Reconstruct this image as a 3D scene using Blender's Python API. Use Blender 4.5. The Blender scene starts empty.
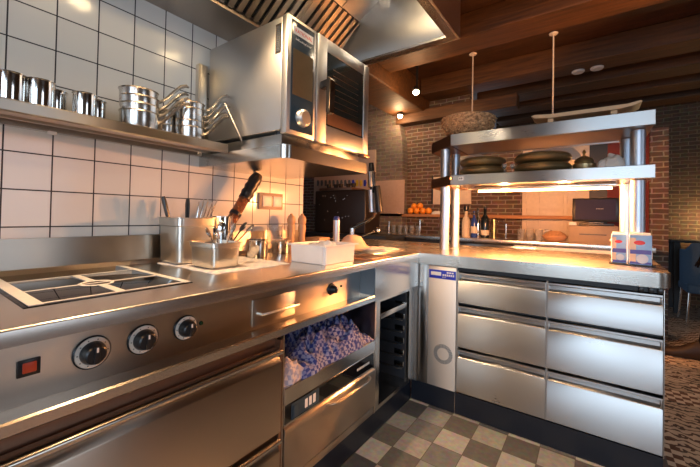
import bpy, bmesh, math, random
from mathutils import Vector, Matrix, noise
random.seed(7)
PI = math.pi
S = bpy.context.scene
COL = S.collection

# ------------------------------------------------------------------ camera
CAM = Vector((1.624551, -0.234291, 1.159449))
FW = Vector((-0.57965708, 0.81470147, 0.0160993))
RT = Vector((0.81483671, 0.57937593, 0.01909636))
UP = Vector((-0.00623029, -0.02418765, 0.99968802))
cd = bpy.data.cameras.new('camera')
cd.sensor_width = 36; cd.lens = 339.8701 / 700 * 36
cd.shift_x = 0.0; cd.shift_y = -(233.5 - 210.5064) / 700
cd.clip_start = 0.02; cd.clip_end = 100
cam = bpy.data.objects.new('camera', cd); COL.objects.link(cam)
m = Matrix((RT, UP, -FW)).transposed().to_4x4(); m.translation = CAM
cam.matrix_world = m
S.camera = cam

# ------------------------------------------------------------------ world, exposure, lights
w = bpy.data.worlds.new('world'); S.world = w; w.use_nodes = True
bg = w.node_tree.nodes['Background']
bg.inputs[0].default_value = (0.72, 0.84, 1.0, 1); bg.inputs[1].default_value = .6
S.view_settings.view_transform = 'Standard'; S.view_settings.look = 'None'
S.view_settings.gamma = 1; S.view_settings.use_curve_mapping = False
S.view_settings.exposure = 0.85

def light(name, kind, loc, energy, color, rot=(0, 0, 0), size=.1, sy=None, spot=None, blend=.5, target=None):
    l = bpy.data.lights.new(name, kind); l.energy = energy; l.color = color
    if kind == 'AREA':
        l.size = size
        if sy: l.shape = 'RECTANGLE'; l.size_y = sy
    else:
        l.shadow_soft_size = size
    if kind == 'SPOT': l.spot_size = spot; l.spot_blend = blend
    o = bpy.data.objects.new(name, l); COL.objects.link(o); o.location = loc
    if target is not None:
        o.rotation_euler = (Vector(target) - Vector(loc)).to_track_quat('-Z', 'Y').to_euler()
    else: o.rotation_euler = rot
    return o
DAY = (.62, .81, 1.0); WARM = (1, .58, .27); AMB = (1, .44, .13)
# daylight at the two windows behind the camera
light('window_daylight', 'AREA', (2.05, -3.25, 1.55), 27, DAY, size=1.5, sy=1.9, target=(2.05, 4, 1.3))
light('window_daylight', 'AREA', (4.3, -3.25, 1.55), 24, DAY, size=1.5, sy=1.9, target=(3.6, 4, 1.2))
# one cool area light on the dining side, no window is built there
light('window_daylight', 'AREA', (6.0, 1.0, 1.6), 10, (.8, .88, 1), size=1.4, sy=1.6, target=(0, 1.0, 1.2))
# warm ceiling spots of the kitchen
light('ceiling_spot', 'SPOT', (1.5, .56, 2.68), 17, WARM, size=.05, spot=1.9, target=(1.0, .8, .0))
light('ceiling_spot', 'SPOT', (2.6, -1.4, 2.7), 25, WARM, size=.05, spot=1.9, target=(.6, -.2, .6))
light('ceiling_spot', 'SPOT', (3.4, 3.0, 2.7), 24, WARM, size=.05, spot=1.8, target=(2.6, 3.4, 0))
light('back_spot', 'SPOT', (.2, 3.4, 2.7), 9, WARM, size=.05, spot=1.9, target=(.0, 4.3, 1.5))
light('back_spot', 'SPOT', (1.5, 3.4, 2.7), 7, WARM, size=.05, spot=1.9, target=(1.3, 4.3, 1.0))
light('table_glow', 'POINT', (2.9, 6.0, 1.15), 9, (1, .65, .3), size=.05)
light('beam_uplight', 'SPOT', (2.75, 1.9, 1.9), 120, AMB, size=.08, spot=1.0, target=(1.25, 2.75, 2.95))  # unseen spot added to warm the beams, it has no fixture

# ------------------------------------------------------------------ pixel helpers (700 x 467 frame)
def ray(px, py): return FW + RT * ((px - 350) / 339.8701) - UP * ((py - 210.5064) / 339.8701)
def at(px, py, Y): d = ray(px, py); return CAM + d * ((Y - CAM.y) / d.y)
def atx(px, py, X): d = ray(px, py); return CAM + d * ((X - CAM.x) / d.x)
def atz(px, py, Z): d = ray(px, py); return CAM + d * ((Z - CAM.z) / d.z)

# ------------------------------------------------------------------ materials
MAT = {}
def newmat(name):
    mt = bpy.data.materials.new(name); mt.use_nodes = True
    nt = mt.node_tree; b = nt.nodes['Principled BSDF']; MAT[name] = mt
    return mt, nt, b
def N(nt, t, **k):
    n = nt.nodes.new(t)
    for a, v in k.items(): setattr(n, a, v)
    return n
def plain(name, c, rough=.5, metal=0, spec=None, emit=None, es=0, trans=0, ior=None, coat=0, var=.12, sc=30, bump=0, alpha=None):
    mt, nt, b = newmat(name)
    b.inputs['Roughness'].default_value = rough; b.inputs['Metallic'].default_value = metal
    if spec is not None: b.inputs['Specular IOR Level'].default_value = spec
    if emit: b.inputs['Emission Color'].default_value = (*emit, 1); b.inputs['Emission Strength'].default_value = es
    if trans: b.inputs['Transmission Weight'].default_value = trans
    if ior: b.inputs['IOR'].default_value = ior
    if coat: b.inputs['Coat Weight'].default_value = coat
    tc = N(nt, 'ShaderNodeTexCoord'); no = N(nt, 'ShaderNodeTexNoise'); no.inputs['Scale'].default_value = sc; no.inputs['Detail'].default_value = 4
    nt.links.new(tc.outputs['Object'], no.inputs['Vector'])
    mx = N(nt, 'ShaderNodeMix', data_type='RGBA')
    mx.inputs[6].default_value = (*[x * (1 - var) for x in c], 1); mx.inputs[7].default_value = (*[min(1, x * (1 + var)) for x in c], 1)
    nt.links.new(no.outputs['Fac'], mx.inputs[0]); nt.links.new(mx.outputs[2], b.inputs['Base Color'])
    if bump:
        bp = N(nt, 'ShaderNodeBump'); bp.inputs['Strength'].default_value = bump; bp.inputs['Distance'].default_value = .01
        nt.links.new(no.outputs['Fac'], bp.inputs['Height']); nt.links.new(bp.outputs[0], b.inputs['Normal'])
    return mt
def steel(name, c=(.62, .60, .57), rough=.27, scale=(2, 160, 160), bump=.01, aniso=0., smudge=.10, wob=0.0):
    mt, nt, b = newmat(name)
    b.inputs['Metallic'].default_value = 1
    b.inputs['Base Color'].default_value = (*c, 1)
    tc = N(nt, 'ShaderNodeTexCoord'); mp = N(nt, 'ShaderNodeMapping'); mp.inputs['Scale'].default_value = scale
    nt.links.new(tc.outputs['Object'], mp.inputs['Vector'])
    no = N(nt, 'ShaderNodeTexNoise'); no.inputs['Scale'].default_value = 3; no.inputs['Detail'].default_value = 3
    nt.links.new(mp.outputs[0], no.inputs['Vector'])
    n2 = N(nt, 'ShaderNodeTexNoise'); n2.inputs['Scale'].default_value = 3.5; n2.inputs['Detail'].default_value = 5
    nt.links.new(tc.outputs['Object'], n2.inputs['Vector'])
    ad = N(nt, 'ShaderNodeMath', operation='MULTIPLY_ADD'); ad.inputs[1].default_value = .02; ad.inputs[2].default_value = rough - .01 - smudge / 2
    nt.links.new(no.outputs['Fac'], ad.inputs[0])
    a2 = N(nt, 'ShaderNodeMath', operation='MULTIPLY_ADD'); a2.inputs[1].default_value = smudge
    nt.links.new(n2.outputs['Fac'], a2.inputs[0]); nt.links.new(ad.outputs[0], a2.inputs[2])
    nt.links.new(a2.outputs[0], b.inputs['Roughness'])
    bp = N(nt, 'ShaderNodeBump'); bp.inputs['Strength'].default_value = bump; bp.inputs['Distance'].default_value = .001
    nt.links.new(no.outputs['Fac'], bp.inputs['Height'])
    last = bp
    if wob:
        b2 = N(nt, 'ShaderNodeBump'); b2.inputs['Strength'].default_value = wob; b2.inputs['Distance'].default_value = .02
        nt.links.new(n2.outputs['Fac'], b2.inputs['Height']); nt.links.new(bp.outputs[0], b2.inputs['Normal']); last = b2
    nt.links.new(last.outputs[0], b.inputs['Normal'])
    if aniso:
        b.inputs['Anisotropic'].default_value = aniso
        tg = N(nt, 'ShaderNodeTangent', direction_type='RADIAL', axis='Z'); nt.links.new(tg.outputs[0], b.inputs['Tangent'])
        b.inputs['Anisotropic Rotation'].default_value = .25
    return mt
steel('steel_top', (.66, .62, .57), .25, (160, 2, 160), .0)
steel('steel_top_x', (.68, .64, .58), .27, (2, 160, 160), .0)
steel('steel_front', (.54, .47, .40), .30, (160, 2, 160), .0, aniso=.9)
steel('steel_bright', (.9, .88, .85), .35, (20, 20, 20), .0)
steel('steel_front_x', (.43, .42, .41), .29, (2, 160, 160), .0, aniso=.9)
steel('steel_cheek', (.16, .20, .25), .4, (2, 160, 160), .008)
steel('steel_satin', (.92, .86, .80), .6, (2, 160, 160), .008, aniso=.3)
steel('steel_oven', (.62, .61, .60), .40, (2, 160, 160), .008, smudge=.14)
steel('steel_lip', (.60, .57, .53), .22, (160, 2, 160), .0)
steel('steel_hood', (.52, .51, .50), .30, (160, 2, 160), .0)
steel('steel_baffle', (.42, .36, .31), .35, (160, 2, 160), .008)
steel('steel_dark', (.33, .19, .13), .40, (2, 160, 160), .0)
steel('steel_post', (.60, .66, .76), .42, (160, 160, 2), .008)
steel('steel_pan', (.62, .60, .57), .22, (160, 160, 30), .008)
steel('chrome', (.80, .78, .75), .10, (20, 20, 20), .0, smudge=.04)
steel('brass', (.52, .38, .16), .28, (20, 20, 20), .008)
plain('bronze', (.34, .25, .13), .34, .85)
steel('steel_gn', (.68, .63, .56), .30, (160, 160, 2), .008, wob=.05)
plain('black_plastic', (.012, .012, .014), .3)
plain('black_matt', (.014, .016, .02), .45)
plain('plinth_black', (.008, .012, .022), .35)
plain('black_glass', (.004, .004, .005), .05, spec=.6)
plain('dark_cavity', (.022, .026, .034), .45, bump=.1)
plain('oven_glass', (.010, .012, .012), .06, spec=.55)
plain('display_glass', (.035, .055, .075), .08)
plain('display_bronze', (.13, .09, .05), .12)
plain('hob_frame', (.80, .76, .70), .3)
plain('white_plastic', (.80, .76, .72), .35); plain('socket_beige', (.42, .31, .23), .35)
plain('white_glaze', (.80, .80, .80), .12)
plain('tub_plastic', (.86, .83, .82), .35, sc=10)
plain('paper_white', (.80, .78, .75), .6)
plain('logo_red', (.75, .03, .02), .4)
plain('badge_blue', (.015, .035, .48), .35)
plain('ring_grey', (.09, .11, .13), .5)
plain('knob_ring', (.62, .58, .52), .35)
plain('red_lamp', (.22, .02, .008), .3, emit=(1, .12, .04), es=.06)
plain('orange_lamp', (.8, .2, .04), .3, emit=(1, .28, .08), es=5)
plain('green_lens', (.01, .05, .02), .2)
plain('lamp_glow', (1, .8, .5), .4, emit=(1, .72, .38), es=28)
plain('heat_tube', (1, .4, .1), .4, emit=(1, .45, .14), es=18)
plain('terracotta', (.42, .22, .12), .6)
plain('orange_peel', (.85, .28, .02), .45, bump=.3, sc=60)
plain('wood_light', (.50, .30, .15), .5)
plain('mill_wood', (.62, .34, .17), .4)
plain('door_cream', (.62, .52, .42), .5)
plain('red_wall', (.14, .012, .010), .7)
plain('white_board', (.46, .34, .28), .6)
plain('cabinet_brown', (.24, .17, .12), .5)
plain('machine_dark', (.022, .014, .010), .35); plain('dough', (.72, .50, .36), .75, bump=.4, sc=18)
plain('screen', (.006, .005, .014), .5, spec=.15, emit=(.10, .08, .2), es=.05)
plain('blue_fabric', (.05, .11, .20), .85, sc=60, bump=.2)
plain('shoe_leather', (.022, .014, .010), .5, spec=.25)
plain('trouser_dark', (.008, .009, .013), .95, spec=.05)
plain('skin', (.55, .33, .24), .5)
plain('hair', (.03, .02, .015), .6)
plain('shirt_dark', (.03, .03, .035), .8)
plain('yellow_shade', (.35, .20, .02), .6)
plain('bottle_dark', (.008, .012, .014), .1)
plain('bottle_blue', (.02, .05, .25), .15)
plain('blue_cap', (.03, .05, .22), .4)
plain('label_cream', (.6, .52, .42), .6)
plain('clear_glass', (.85, .85, .85), .04, trans=.9, ior=1.3)
plain('brown_clear', (.30, .10, .04), .12, trans=.5)
plain('cord_white', (.55, .48, .42), .6)
plain('disc_white', (.55, .50, .48), .6)
plain('nuts', (.45, .22, .10), .6, var=.8, sc=60, bump=.8)
plain('dome_white', (.62, .60, .60), .45)
plain('board_wood', (.70, .44, .24), .5)

def worldvec(nt, a, b2, off=(0, 0)):
    tc = N(nt, 'ShaderNodeTexCoord'); sp = N(nt, 'ShaderNodeSeparateXYZ'); nt.links.new(tc.outputs['Object'], sp.inputs[0])
    cb = N(nt, 'ShaderNodeCombineXYZ')
    for i, (ax, o) in enumerate(((a, off[0]), (b2, off[1]))):
        s = N(nt, 'ShaderNodeMath', operation='SUBTRACT'); s.inputs[1].default_value = o
        nt.links.new(sp.outputs[ax], s.inputs[0]); nt.links.new(s.outputs[0], cb.inputs[i])
    return tc, cb
def tiles(name):
    mt, nt, b = newmat(name)
    tc, cb = worldvec(nt, 'Y', 'Z', (.0164 - .1305 * 20, 2.0127 - .1305 * 20 + .0))
    br = N(nt, 'ShaderNodeTexBrick'); br.offset = 0; br.squash = 1
    for k, v in (('Scale', 1), ('Brick Width', .1305), ('Row Height', .1305), ('Mortar Size', .0024), ('Mortar Smooth', .1), ('Bias', 0)): br.inputs[k].default_value = v
    br.inputs['Color1'].default_value = (.66, .67, .66, 1); br.inputs['Color2'].default_value = (.72, .72, .70, 1); br.inputs['Mortar'].default_value = (.018, .02, .03, 1)
    nt.links.new(cb.outputs[0], br.inputs['Vector']); nt.links.new(br.outputs['Color'], b.inputs['Base Color'])
    rr = N(nt, 'ShaderNodeMath', operation='MULTIPLY_ADD'); rr.inputs[1].default_value = .6; rr.inputs[2].default_value = .14
    nt.links.new(br.outputs['Fac'], rr.inputs[0]); nt.links.new(rr.outputs[0], b.inputs['Roughness'])
    no = N(nt, 'ShaderNodeTexNoise'); no.inputs['Scale'].default_value = 9; no.inputs['Detail'].default_value = 2
    nt.links.new(tc.outputs['Object'], no.inputs['Vector'])
    mm = N(nt, 'ShaderNodeMath', operation='MULTIPLY_ADD'); mm.inputs[1].default_value = -.25
    nt.links.new(br.outputs['Fac'], mm.inputs[0]); nt.links.new(no.outputs['Fac'], mm.inputs[2])
    bp = N(nt, 'ShaderNodeBump'); bp.inputs['Strength'].default_value = .25; bp.inputs['Distance'].default_value = .006
    nt.links.new(mm.outputs[0], bp.inputs['Height']); nt.links.new(bp.outputs[0], b.inputs['Normal'])
tiles('wall_tiles')
def brick(name, c1, c2, mortar, ax='X', bw=.17, rh=.052, ms=.007):
    mt, nt, b = newmat(name)
    tc, cb = worldvec(nt, ax, 'Z')
    br = N(nt, 'ShaderNodeTexBrick')
    for k, v in (('Scale', 1), ('Brick Width', bw), ('Row Height', rh), ('Mortar Size', ms), ('Mortar Smooth', .3), ('Bias', -.2)): br.inputs[k].default_value = v
    br.inputs['Color1'].default_value = (*c1, 1); br.inputs['Color2'].default_value = (*c2, 1); br.inputs['Mortar'].default_value = (*mortar, 1)
    nd = N(nt, 'ShaderNodeTexNoise'); nd.inputs['Scale'].default_value = 7; nt.links.new(tc.outputs['Object'], nd.inputs['Vector'])
    vm = N(nt, 'ShaderNodeVectorMath', operation='SCALE'); vm.inputs['Scale'].default_value = .02; nt.links.new(nd.outputs['Color'], vm.inputs[0])
    va = N(nt, 'ShaderNodeVectorMath', operation='ADD'); nt.links.new(cb.outputs[0], va.inputs[0]); nt.links.new(vm.outputs[0], va.inputs[1])
    nt.links.new(va.outputs[0], br.inputs['Vector'])
    n2 = N(nt, 'ShaderNodeTexNoise'); n2.inputs['Scale'].default_value = 22; nt.links.new(tc.outputs['Object'], n2.inputs['Vector'])
    mx = N(nt, 'ShaderNodeMix', data_type='RGBA', blend_type='MULTIPLY'); mx.inputs[0].default_value = .6
    nt.links.new(br.outputs['Color'], mx.inputs[6]); nt.links.new(n2.outputs['Color'], mx.inputs[7])
    nt.links.new(mx.outputs[2], b.inputs['Base Color']); b.inputs['Roughness'].default_value = .85
    iv = N(nt, 'ShaderNodeMath', operation='SUBTRACT'); iv.inputs[0].default_value = 1; nt.links.new(br.outputs['Fac'], iv.inputs[1])
    bp = N(nt, 'ShaderNodeBump'); bp.inputs['Strength'].default_value = .8; bp.inputs['Distance'].default_value = .01
    nt.links.new(iv.outputs[0], bp.inputs['Height']); nt.links.new(bp.outputs[0], b.inputs['Normal'])
brick('brick_red', (.18, .10, .070), (.085, .055, .042), (.34, .28, .23))
brick('brick_grey', (.30, .25, .21), (.17, .13, .11), (.36, .31, .27))
brick('brick_dark', (.15, .085, .05), (.08, .05, .035), (.24, .17, .11))
def floor_mat():
    mt, nt, b = newmat('floor_tiles')
    tc, cb = worldvec(nt, 'X', 'Y', (.812 - .151 * 40, 1.618 - .151 * 40))
    dv = N(nt, 'ShaderNodeVectorMath', operation='SCALE'); dv.inputs['Scale'].default_value = 1 / .151; nt.links.new(cb.outputs[0], dv.inputs[0])
    fl = N(nt, 'ShaderNodeVectorMath', operation='FLOOR'); nt.links.new(dv.outputs[0], fl.inputs[0])
    wn = N(nt, 'ShaderNodeTexWhiteNoise', noise_dimensions='3D'); nt.links.new(fl.outputs[0], wn.inputs['Vector'])
    ch = N(nt, 'ShaderNodeTexChecker'); ch.inputs['Scale'].default_value = 1
    sh = N(nt, 'ShaderNodeVectorMath', operation='ADD'); sh.inputs[1].default_value = (.5, .5, .5); nt.links.new(fl.outputs[0], sh.inputs[0]); nt.links.new(sh.outputs[0], ch.inputs['Vector'])
    r1 = N(nt, 'ShaderNodeValToRGB'); r1.color_ramp.interpolation = 'CONSTANT'
    e = r1.color_ramp.elements; e[0].color = (.48, .42, .35, 1); e[1].position = .4; e[1].color = (.58, .52, .44, 1)
    q = e.new(.75); q.color = (.38, .35, .31, 1)
    r2 = N(nt, 'ShaderNodeValToRGB'); r2.color_ramp.interpolation = 'CONSTANT'
    e = r2.color_ramp.elements; e[0].color = (.09, .088, .09, 1); e[1].position = .3; e[1].color = (.19, .16, .135, 1)
    q = e.new(.75); q.color = (.26, .23, .205, 1)
    nt.links.new(wn.outputs['Value'], r1.inputs[0]); nt.links.new(wn.outputs['Value'], r2.inputs[0])
    mx = N(nt, 'ShaderNodeMix', data_type='RGBA'); nt.links.new(ch.outputs['Fac'], mx.inputs[0]); nt.links.new(r1.outputs[0], mx.inputs[6]); nt.links.new(r2.outputs[0], mx.inputs[7])
    no = N(nt, 'ShaderNodeTexNoise'); no.inputs['Scale'].default_value = 40; no.inputs['Detail'].default_value = 6; nt.links.new(tc.outputs['Object'], no.inputs['Vector'])
    m2 = N(nt, 'ShaderNodeMix', data_type='RGBA', blend_type='OVERLAY'); m2.inputs[0].default_value = .55; nt.links.new(mx.outputs[2], m2.inputs[6]); nt.links.new(no.outputs['Color'], m2.inputs[7])
    br = N(nt, 'ShaderNodeTexBrick'); br.offset = 0
    for k, v in (('Scale', 1), ('Brick Width', 1), ('Row Height', 1), ('Mortar Size', .014), ('Mortar Smooth', .2)): br.inputs[k].default_value = v
    nt.links.new(dv.outputs[0], br.inputs['Vector'])
    m3 = N(nt, 'ShaderNodeMix', data_type='RGBA'); nt.links.new(br.outputs['Fac'], m3.inputs[0]); nt.links.new(m2.outputs[2], m3.inputs[6]); m3.inputs[7].default_value = (.16, .12, .085, 1)
    nt.links.new(m3.outputs[2], b.inputs['Base Color']); b.inputs['Roughness'].default_value = .5
    bp = N(nt, 'ShaderNodeBump'); bp.inputs['Strength'].default_value = .2; bp.inputs['Distance'].default_value = .004
    nt.links.new(no.outputs['Fac'], bp.inputs['Height']); nt.links.new(bp.outputs[0], b.inputs['Normal'])
floor_mat()
def mosaic():
    mt, nt, b = newmat('floor_mosaic')
    tc, cb = worldvec(nt, 'X', 'Y', (-20, -20))
    fs = N(nt, 'ShaderNodeVectorMath', operation='SCALE'); fs.inputs['Scale'].default_value = 5; nt.links.new(cb.outputs[0], fs.inputs[0])
    fl = N(nt, 'ShaderNodeVectorMath', operation='FLOOR'); nt.links.new(fs.outputs[0], fl.inputs[0])
    wn = N(nt, 'ShaderNodeTexWhiteNoise', noise_dimensions='3D'); nt.links.new(fl.outputs[0], wn.inputs['Vector'])
    ch = N(nt, 'ShaderNodeTexChecker'); ch.inputs['Scale'].default_value = 25; nt.links.new(cb.outputs[0], ch.inputs['Vector'])
    wv = N(nt, 'ShaderNodeTexWave', wave_type='RINGS'); wv.inputs['Scale'].default_value = 6; wv.inputs['Distortion'].default_value = 9; wv.inputs['Detail'].default_value = 2; wv.inputs['Detail Scale'].default_value = 2.5
    nt.links.new(cb.outputs[0], wv.inputs['Vector'])
    gt = N(nt, 'ShaderNodeMath', operation='GREATER_THAN'); gt.inputs[1].default_value = .74; nt.links.new(wv.outputs['Fac'], gt.inputs[0])
    sel = N(nt, 'ShaderNodeMath', operation='GREATER_THAN'); sel.inputs[1].default_value = .62; nt.links.new(wn.outputs['Value'], sel.inputs[0])
    mf = N(nt, 'ShaderNodeMix', data_type='FLOAT'); nt.links.new(sel.outputs[0], mf.inputs[0]); nt.links.new(gt.outputs[0], mf.inputs[2]); nt.links.new(ch.outputs['Fac'], mf.inputs[3])
    r = N(nt, 'ShaderNodeValToRGB'); r.color_ramp.elements[0].color = (.42, .35, .28, 1); r.color_ramp.elements[1].color = (.62, .54, .45, 1); nt.links.new(wn.outputs['Value'], r.inputs[0])
    r2 = N(nt, 'ShaderNodeValToRGB'); r2.color_ramp.elements[0].color = (.03, .02, .02, 1); r2.color_ramp.elements[1].color = (.12, .05, .03, 1); nt.links.new(wn.outputs['Value'], r2.inputs[0])
    mx = N(nt, 'ShaderNodeMix', data_type='RGBA'); nt.links.new(mf.outputs[0], mx.inputs[0]); nt.links.new(r.outputs[0], mx.inputs[6]); nt.links.new(r2.outputs[0], mx.inputs[7])
    nt.links.new(mx.outputs[2], b.inputs['Base Color']); b.inputs['Roughness'].default_value = .6
mosaic()
def wood(name, c1, c2, scale=(1, 14, 14), rough=.65):
    mt, nt, b = newmat(name)
    tc = N(nt, 'ShaderNodeTexCoord'); mp = N(nt, 'ShaderNodeMapping'); mp.inputs['Scale'].default_value = scale; nt.links.new(tc.outputs['Object'], mp.inputs[0])
    no = N(nt, 'ShaderNodeTexNoise'); no.inputs['Scale'].default_value = 2.5; no.inputs['Detail'].default_value = 6; no.inputs['Distortion'].default_value = .6; nt.links.new(mp.outputs[0], no.inputs['Vector'])
    r = N(nt, 'ShaderNodeValToRGB'); r.color_ramp.elements[0].position = .3; r.color_ramp.elements[0].color = (*c1, 1); r.color_ramp.elements[1].position = .7; r.color_ramp.elements[1].color = (*c2, 1)
    nt.links.new(no.outputs['Fac'], r.inputs[0]); nt.links.new(r.outputs[0], b.inputs['Base Color']); b.inputs['Roughness'].default_value = rough
    bp = N(nt, 'ShaderNodeBump'); bp.inputs['Strength'].default_value = .4; bp.inputs['Distance'].default_value = .01; nt.links.new(no.outputs['Fac'], bp.inputs['Height']); nt.links.new(bp.outputs[0], b.inputs['Normal'])
wood('beam_wood', (.034, .012, .002), (.10, .036, .007))
wood('board_ceiling', (.022, .007, .002), (.06, .020, .005), (1.5, 7, 7))
wood('shelf_wood', (.30, .13, .05), (.45, .21, .09))
wood('plaster', (.30, .24, .19), (.36, .29, .23), (1, 1, 1))
wood('wicker', (.14, .055, .02), (.74, .44, .22), (22, 22, 34))
def checkcloth(name, c1=(.50, .50, .60), c2=(.02, .045, .25), c3=(.10, .14, .36), sc=55):
    mt, nt, b = newmat(name)
    tc = N(nt, 'ShaderNodeTexCoord'); nd = N(nt, 'ShaderNodeTexNoise'); nd.inputs['Scale'].default_value = 9; nt.links.new(tc.outputs['Object'], nd.inputs['Vector'])
    vm = N(nt, 'ShaderNodeVectorMath', operation='SCALE'); vm.inputs['Scale'].default_value = .05; nt.links.new(nd.outputs['Color'], vm.inputs[0])
    va = N(nt, 'ShaderNodeVectorMath', operation='ADD'); nt.links.new(tc.outputs['Object'], va.inputs[0]); nt.links.new(vm.outputs[0], va.inputs[1])
    ch = N(nt, 'ShaderNodeTexChecker'); ch.inputs['Scale'].default_value = sc; ch.inputs['Color1'].default_value = (*c1, 1); ch.inputs['Color2'].default_value = (*c2, 1)
    nt.links.new(va.outputs[0], ch.inputs['Vector'])
    n2 = N(nt, 'ShaderNodeTexNoise'); n2.inputs['Scale'].default_value = 14; nt.links.new(tc.outputs['Object'], n2.inputs['Vector'])
    mx = N(nt, 'ShaderNodeMix', data_type='RGBA'); nt.links.new(n2.outputs['Fac'], mx.inputs[0]); nt.links.new(ch.outputs['Color'], mx.inputs[6]); mx.inputs[7].default_value = (*c3, 1)
    nt.links.new(mx.outputs[2], b.inputs['Base Color']); b.inputs['Roughness'].default_value = .9
checkcloth('check_cloth', (.42, .44, .60), (.012, .03, .20), (.03, .05, .22), 62); checkcloth('pale_check', (.62, .55, .55), (.20, .24, .42), (.45, .42, .50), 60); plain('yellow_mark', (.6, .42, .03), .5); checkcloth('pale_cloth', (.72, .66, .60), (.45, .45, .52), (.66, .60, .55), 40)
checkcloth('white_cloth', (.70, .66, .62), (.62, .58, .56), (.66, .62, .58), 20)

# ------------------------------------------------------------------ mesh helpers
def BM(): return bmesh.new()
def box(bm, x0, x1, y0, y1, z0, z1, bev=0, seg=2):
    r = bmesh.ops.create_cube(bm, size=1, matrix=Matrix.Translation(((x0+x1)/2, (y0+y1)/2, (z0+z1)/2)) @ Matrix.Diagonal((abs(x1-x0), abs(y1-y0), abs(z1-z0), 1)))
    if bev:
        es = set(e for v in r['verts'] for e in v.link_edges)
        bmesh.ops.bevel(bm, geom=list(es), offset=bev, segments=seg, affect='EDGES', profile=.5)
    return r['verts']
def prism(bm, pts, ax, a0, a1, bev=0):
    def P(p, a):
        return {'x': (a, p[0], p[1]), 'y': (p[0], a, p[1]), 'z': (p[0], p[1], a)}[ax]
    A = [bm.verts.new(P(p, a0)) for p in pts]; B = [bm.verts.new(P(p, a1)) for p in pts]
    n = len(pts); fs = [bm.faces.new(A), bm.faces.new(B[::-1])]
    for i in range(n): fs.append(bm.faces.new((A[i], B[i], B[(i+1) % n], A[(i+1) % n])))
    bmesh.ops.recalc_face_normals(bm, faces=fs)
    if bev: bmesh.ops.bevel(bm, geom=list({e for f in fs for e in f.edges}), offset=bev, segments=2, affect='EDGES')
def lathe(bm, prof, c=(0, 0, 0), seg=24, M=None):
    rings = []
    T = Matrix.Translation(c) @ (M or Matrix.Identity(4))
    for r, z in prof:
        if r < 1e-5: rings.append([bm.verts.new(T @ Vector((0, 0, z)))])
        else: rings.append([bm.verts.new(T @ Vector((r*math.cos(2*PI*i/seg), r*math.sin(2*PI*i/seg), z))) for i in range(seg)])
    fs = []
    for a, b in zip(rings, rings[1:]):
        if len(a) == 1 and len(b) == 1: continue
        for i in range(seg):
            j = (i+1) % seg
            if len(a) == 1: fs.append(bm.faces.new((a[0], b[j], b[i])))
            elif len(b) == 1: fs.append(bm.faces.new((a[i], a[j], b[0])))
            else: fs.append(bm.faces.new((a[i], a[j], b[j], b[i])))
    bmesh.ops.recalc_face_normals(bm, faces=fs)
def cyl(bm, p0, p1, r, r1=None, seg=16):
    p0, p1 = Vector(p0), Vector(p1); d = p1 - p0
    M = d.to_track_quat('Z', 'Y').to_matrix().to_4x4()
    r1 = r if r1 is None else r1
    lathe(bm, [(0, 0), (r, 0), (r1, d.length), (0, d.length)], p0, seg, M)
def tube(bm, pts, r, seg=8, flat=1., rr=None):
    pts = [Vector(p) for p in pts]; prev = None; rings = []
    up = Vector((0, 0, 1))
    for i, p in enumerate(pts):
        d = (pts[min(i+1, len(pts)-1)] - pts[max(i-1, 0)]).normalized()
        s = d.cross(up)
        if s.length < .05: s = d.cross(Vector((0, 1, 0))) if prev is None else prev
        s.normalize(); prev = s; u = s.cross(d).normalized()
        q = rr[i] if rr else r
        rings.append([bm.verts.new(p + s*math.cos(2*PI*k/seg)*q + u*math.sin(2*PI*k/seg)*q*flat) for k in range(seg)])
    fs = []
    for a, b in zip(rings, rings[1:]):
        for k in range(seg): fs.append(bm.faces.new((a[k], a[(k+1) % seg], b[(k+1) % seg], b[k])))
    fs.append(bm.faces.new(rings[0][::-1])); fs.append(bm.faces.new(rings[-1]))
    bmesh.ops.recalc_face_normals(bm, faces=fs)
def arc(c, r, a0, a1, n): return [(c[0]+r*math.cos(a0+(a1-a0)*i/n), c[1]+r*math.sin(a0+(a1-a0)*i/n)) for i in range(n+1)]

def obj(name, bm, mat, parent=None, label=None, smooth=True, ang=35):
    me = bpy.data.meshes.new(name)
    if parent is not None and parent.get('_o') is not None:
        o0 = Vector(parent['_o']); bmesh.ops.translate(bm, verts=bm.verts, vec=-o0)
    bm.to_mesh(me); bm.free()
    me.materials.append(MAT[mat])
    if smooth:
        me.polygons.foreach_set('use_smooth', [True]*len(me.polygons)); me.set_sharp_from_angle(angle=math.radians(ang))
    o = bpy.data.objects.new(name, me); COL.objects.link(o)
    if parent is not None:
        o.parent = parent; o['_o'] = list(parent['_o'])
    else: o['_o'] = [0, 0, 0]
    if label: o['label'] = label
    return o
def thing(name, label, cat, loc=(0, 0, 0), group=None):
    o = bpy.data.objects.new(name, None); COL.objects.link(o); o.empty_display_size = .05
    o.location = loc; o['_o'] = [float(v) for v in loc]
    o['label'] = label; o['category'] = cat
    if group: o['group'] = group
    return o
def tag(o, label, cat, group=None):
    o['label'] = label; o['category'] = cat
    if group: o['group'] = group
    return o
def struct(name, bm, mat, smooth=False):
    o = obj(name, bm, mat, smooth=smooth); o['kind'] = 'structure'; return o
def dup(o, loc, rotz=0, label=None, group=None, scale=None):
    r = o.copy(); COL.objects.link(r); r.location = loc; r.rotation_euler = (0, 0, rotz)
    if scale: r.scale = (scale,)*3
    if label: r['label'] = label
    if group: r['group'] = group
    for ch in list(o.children):
        c = ch.copy(); COL.objects.link(c); c.parent = r
        for g in list(ch.children):
            d = g.copy(); COL.objects.link(d); d.parent = c
    return r
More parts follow.
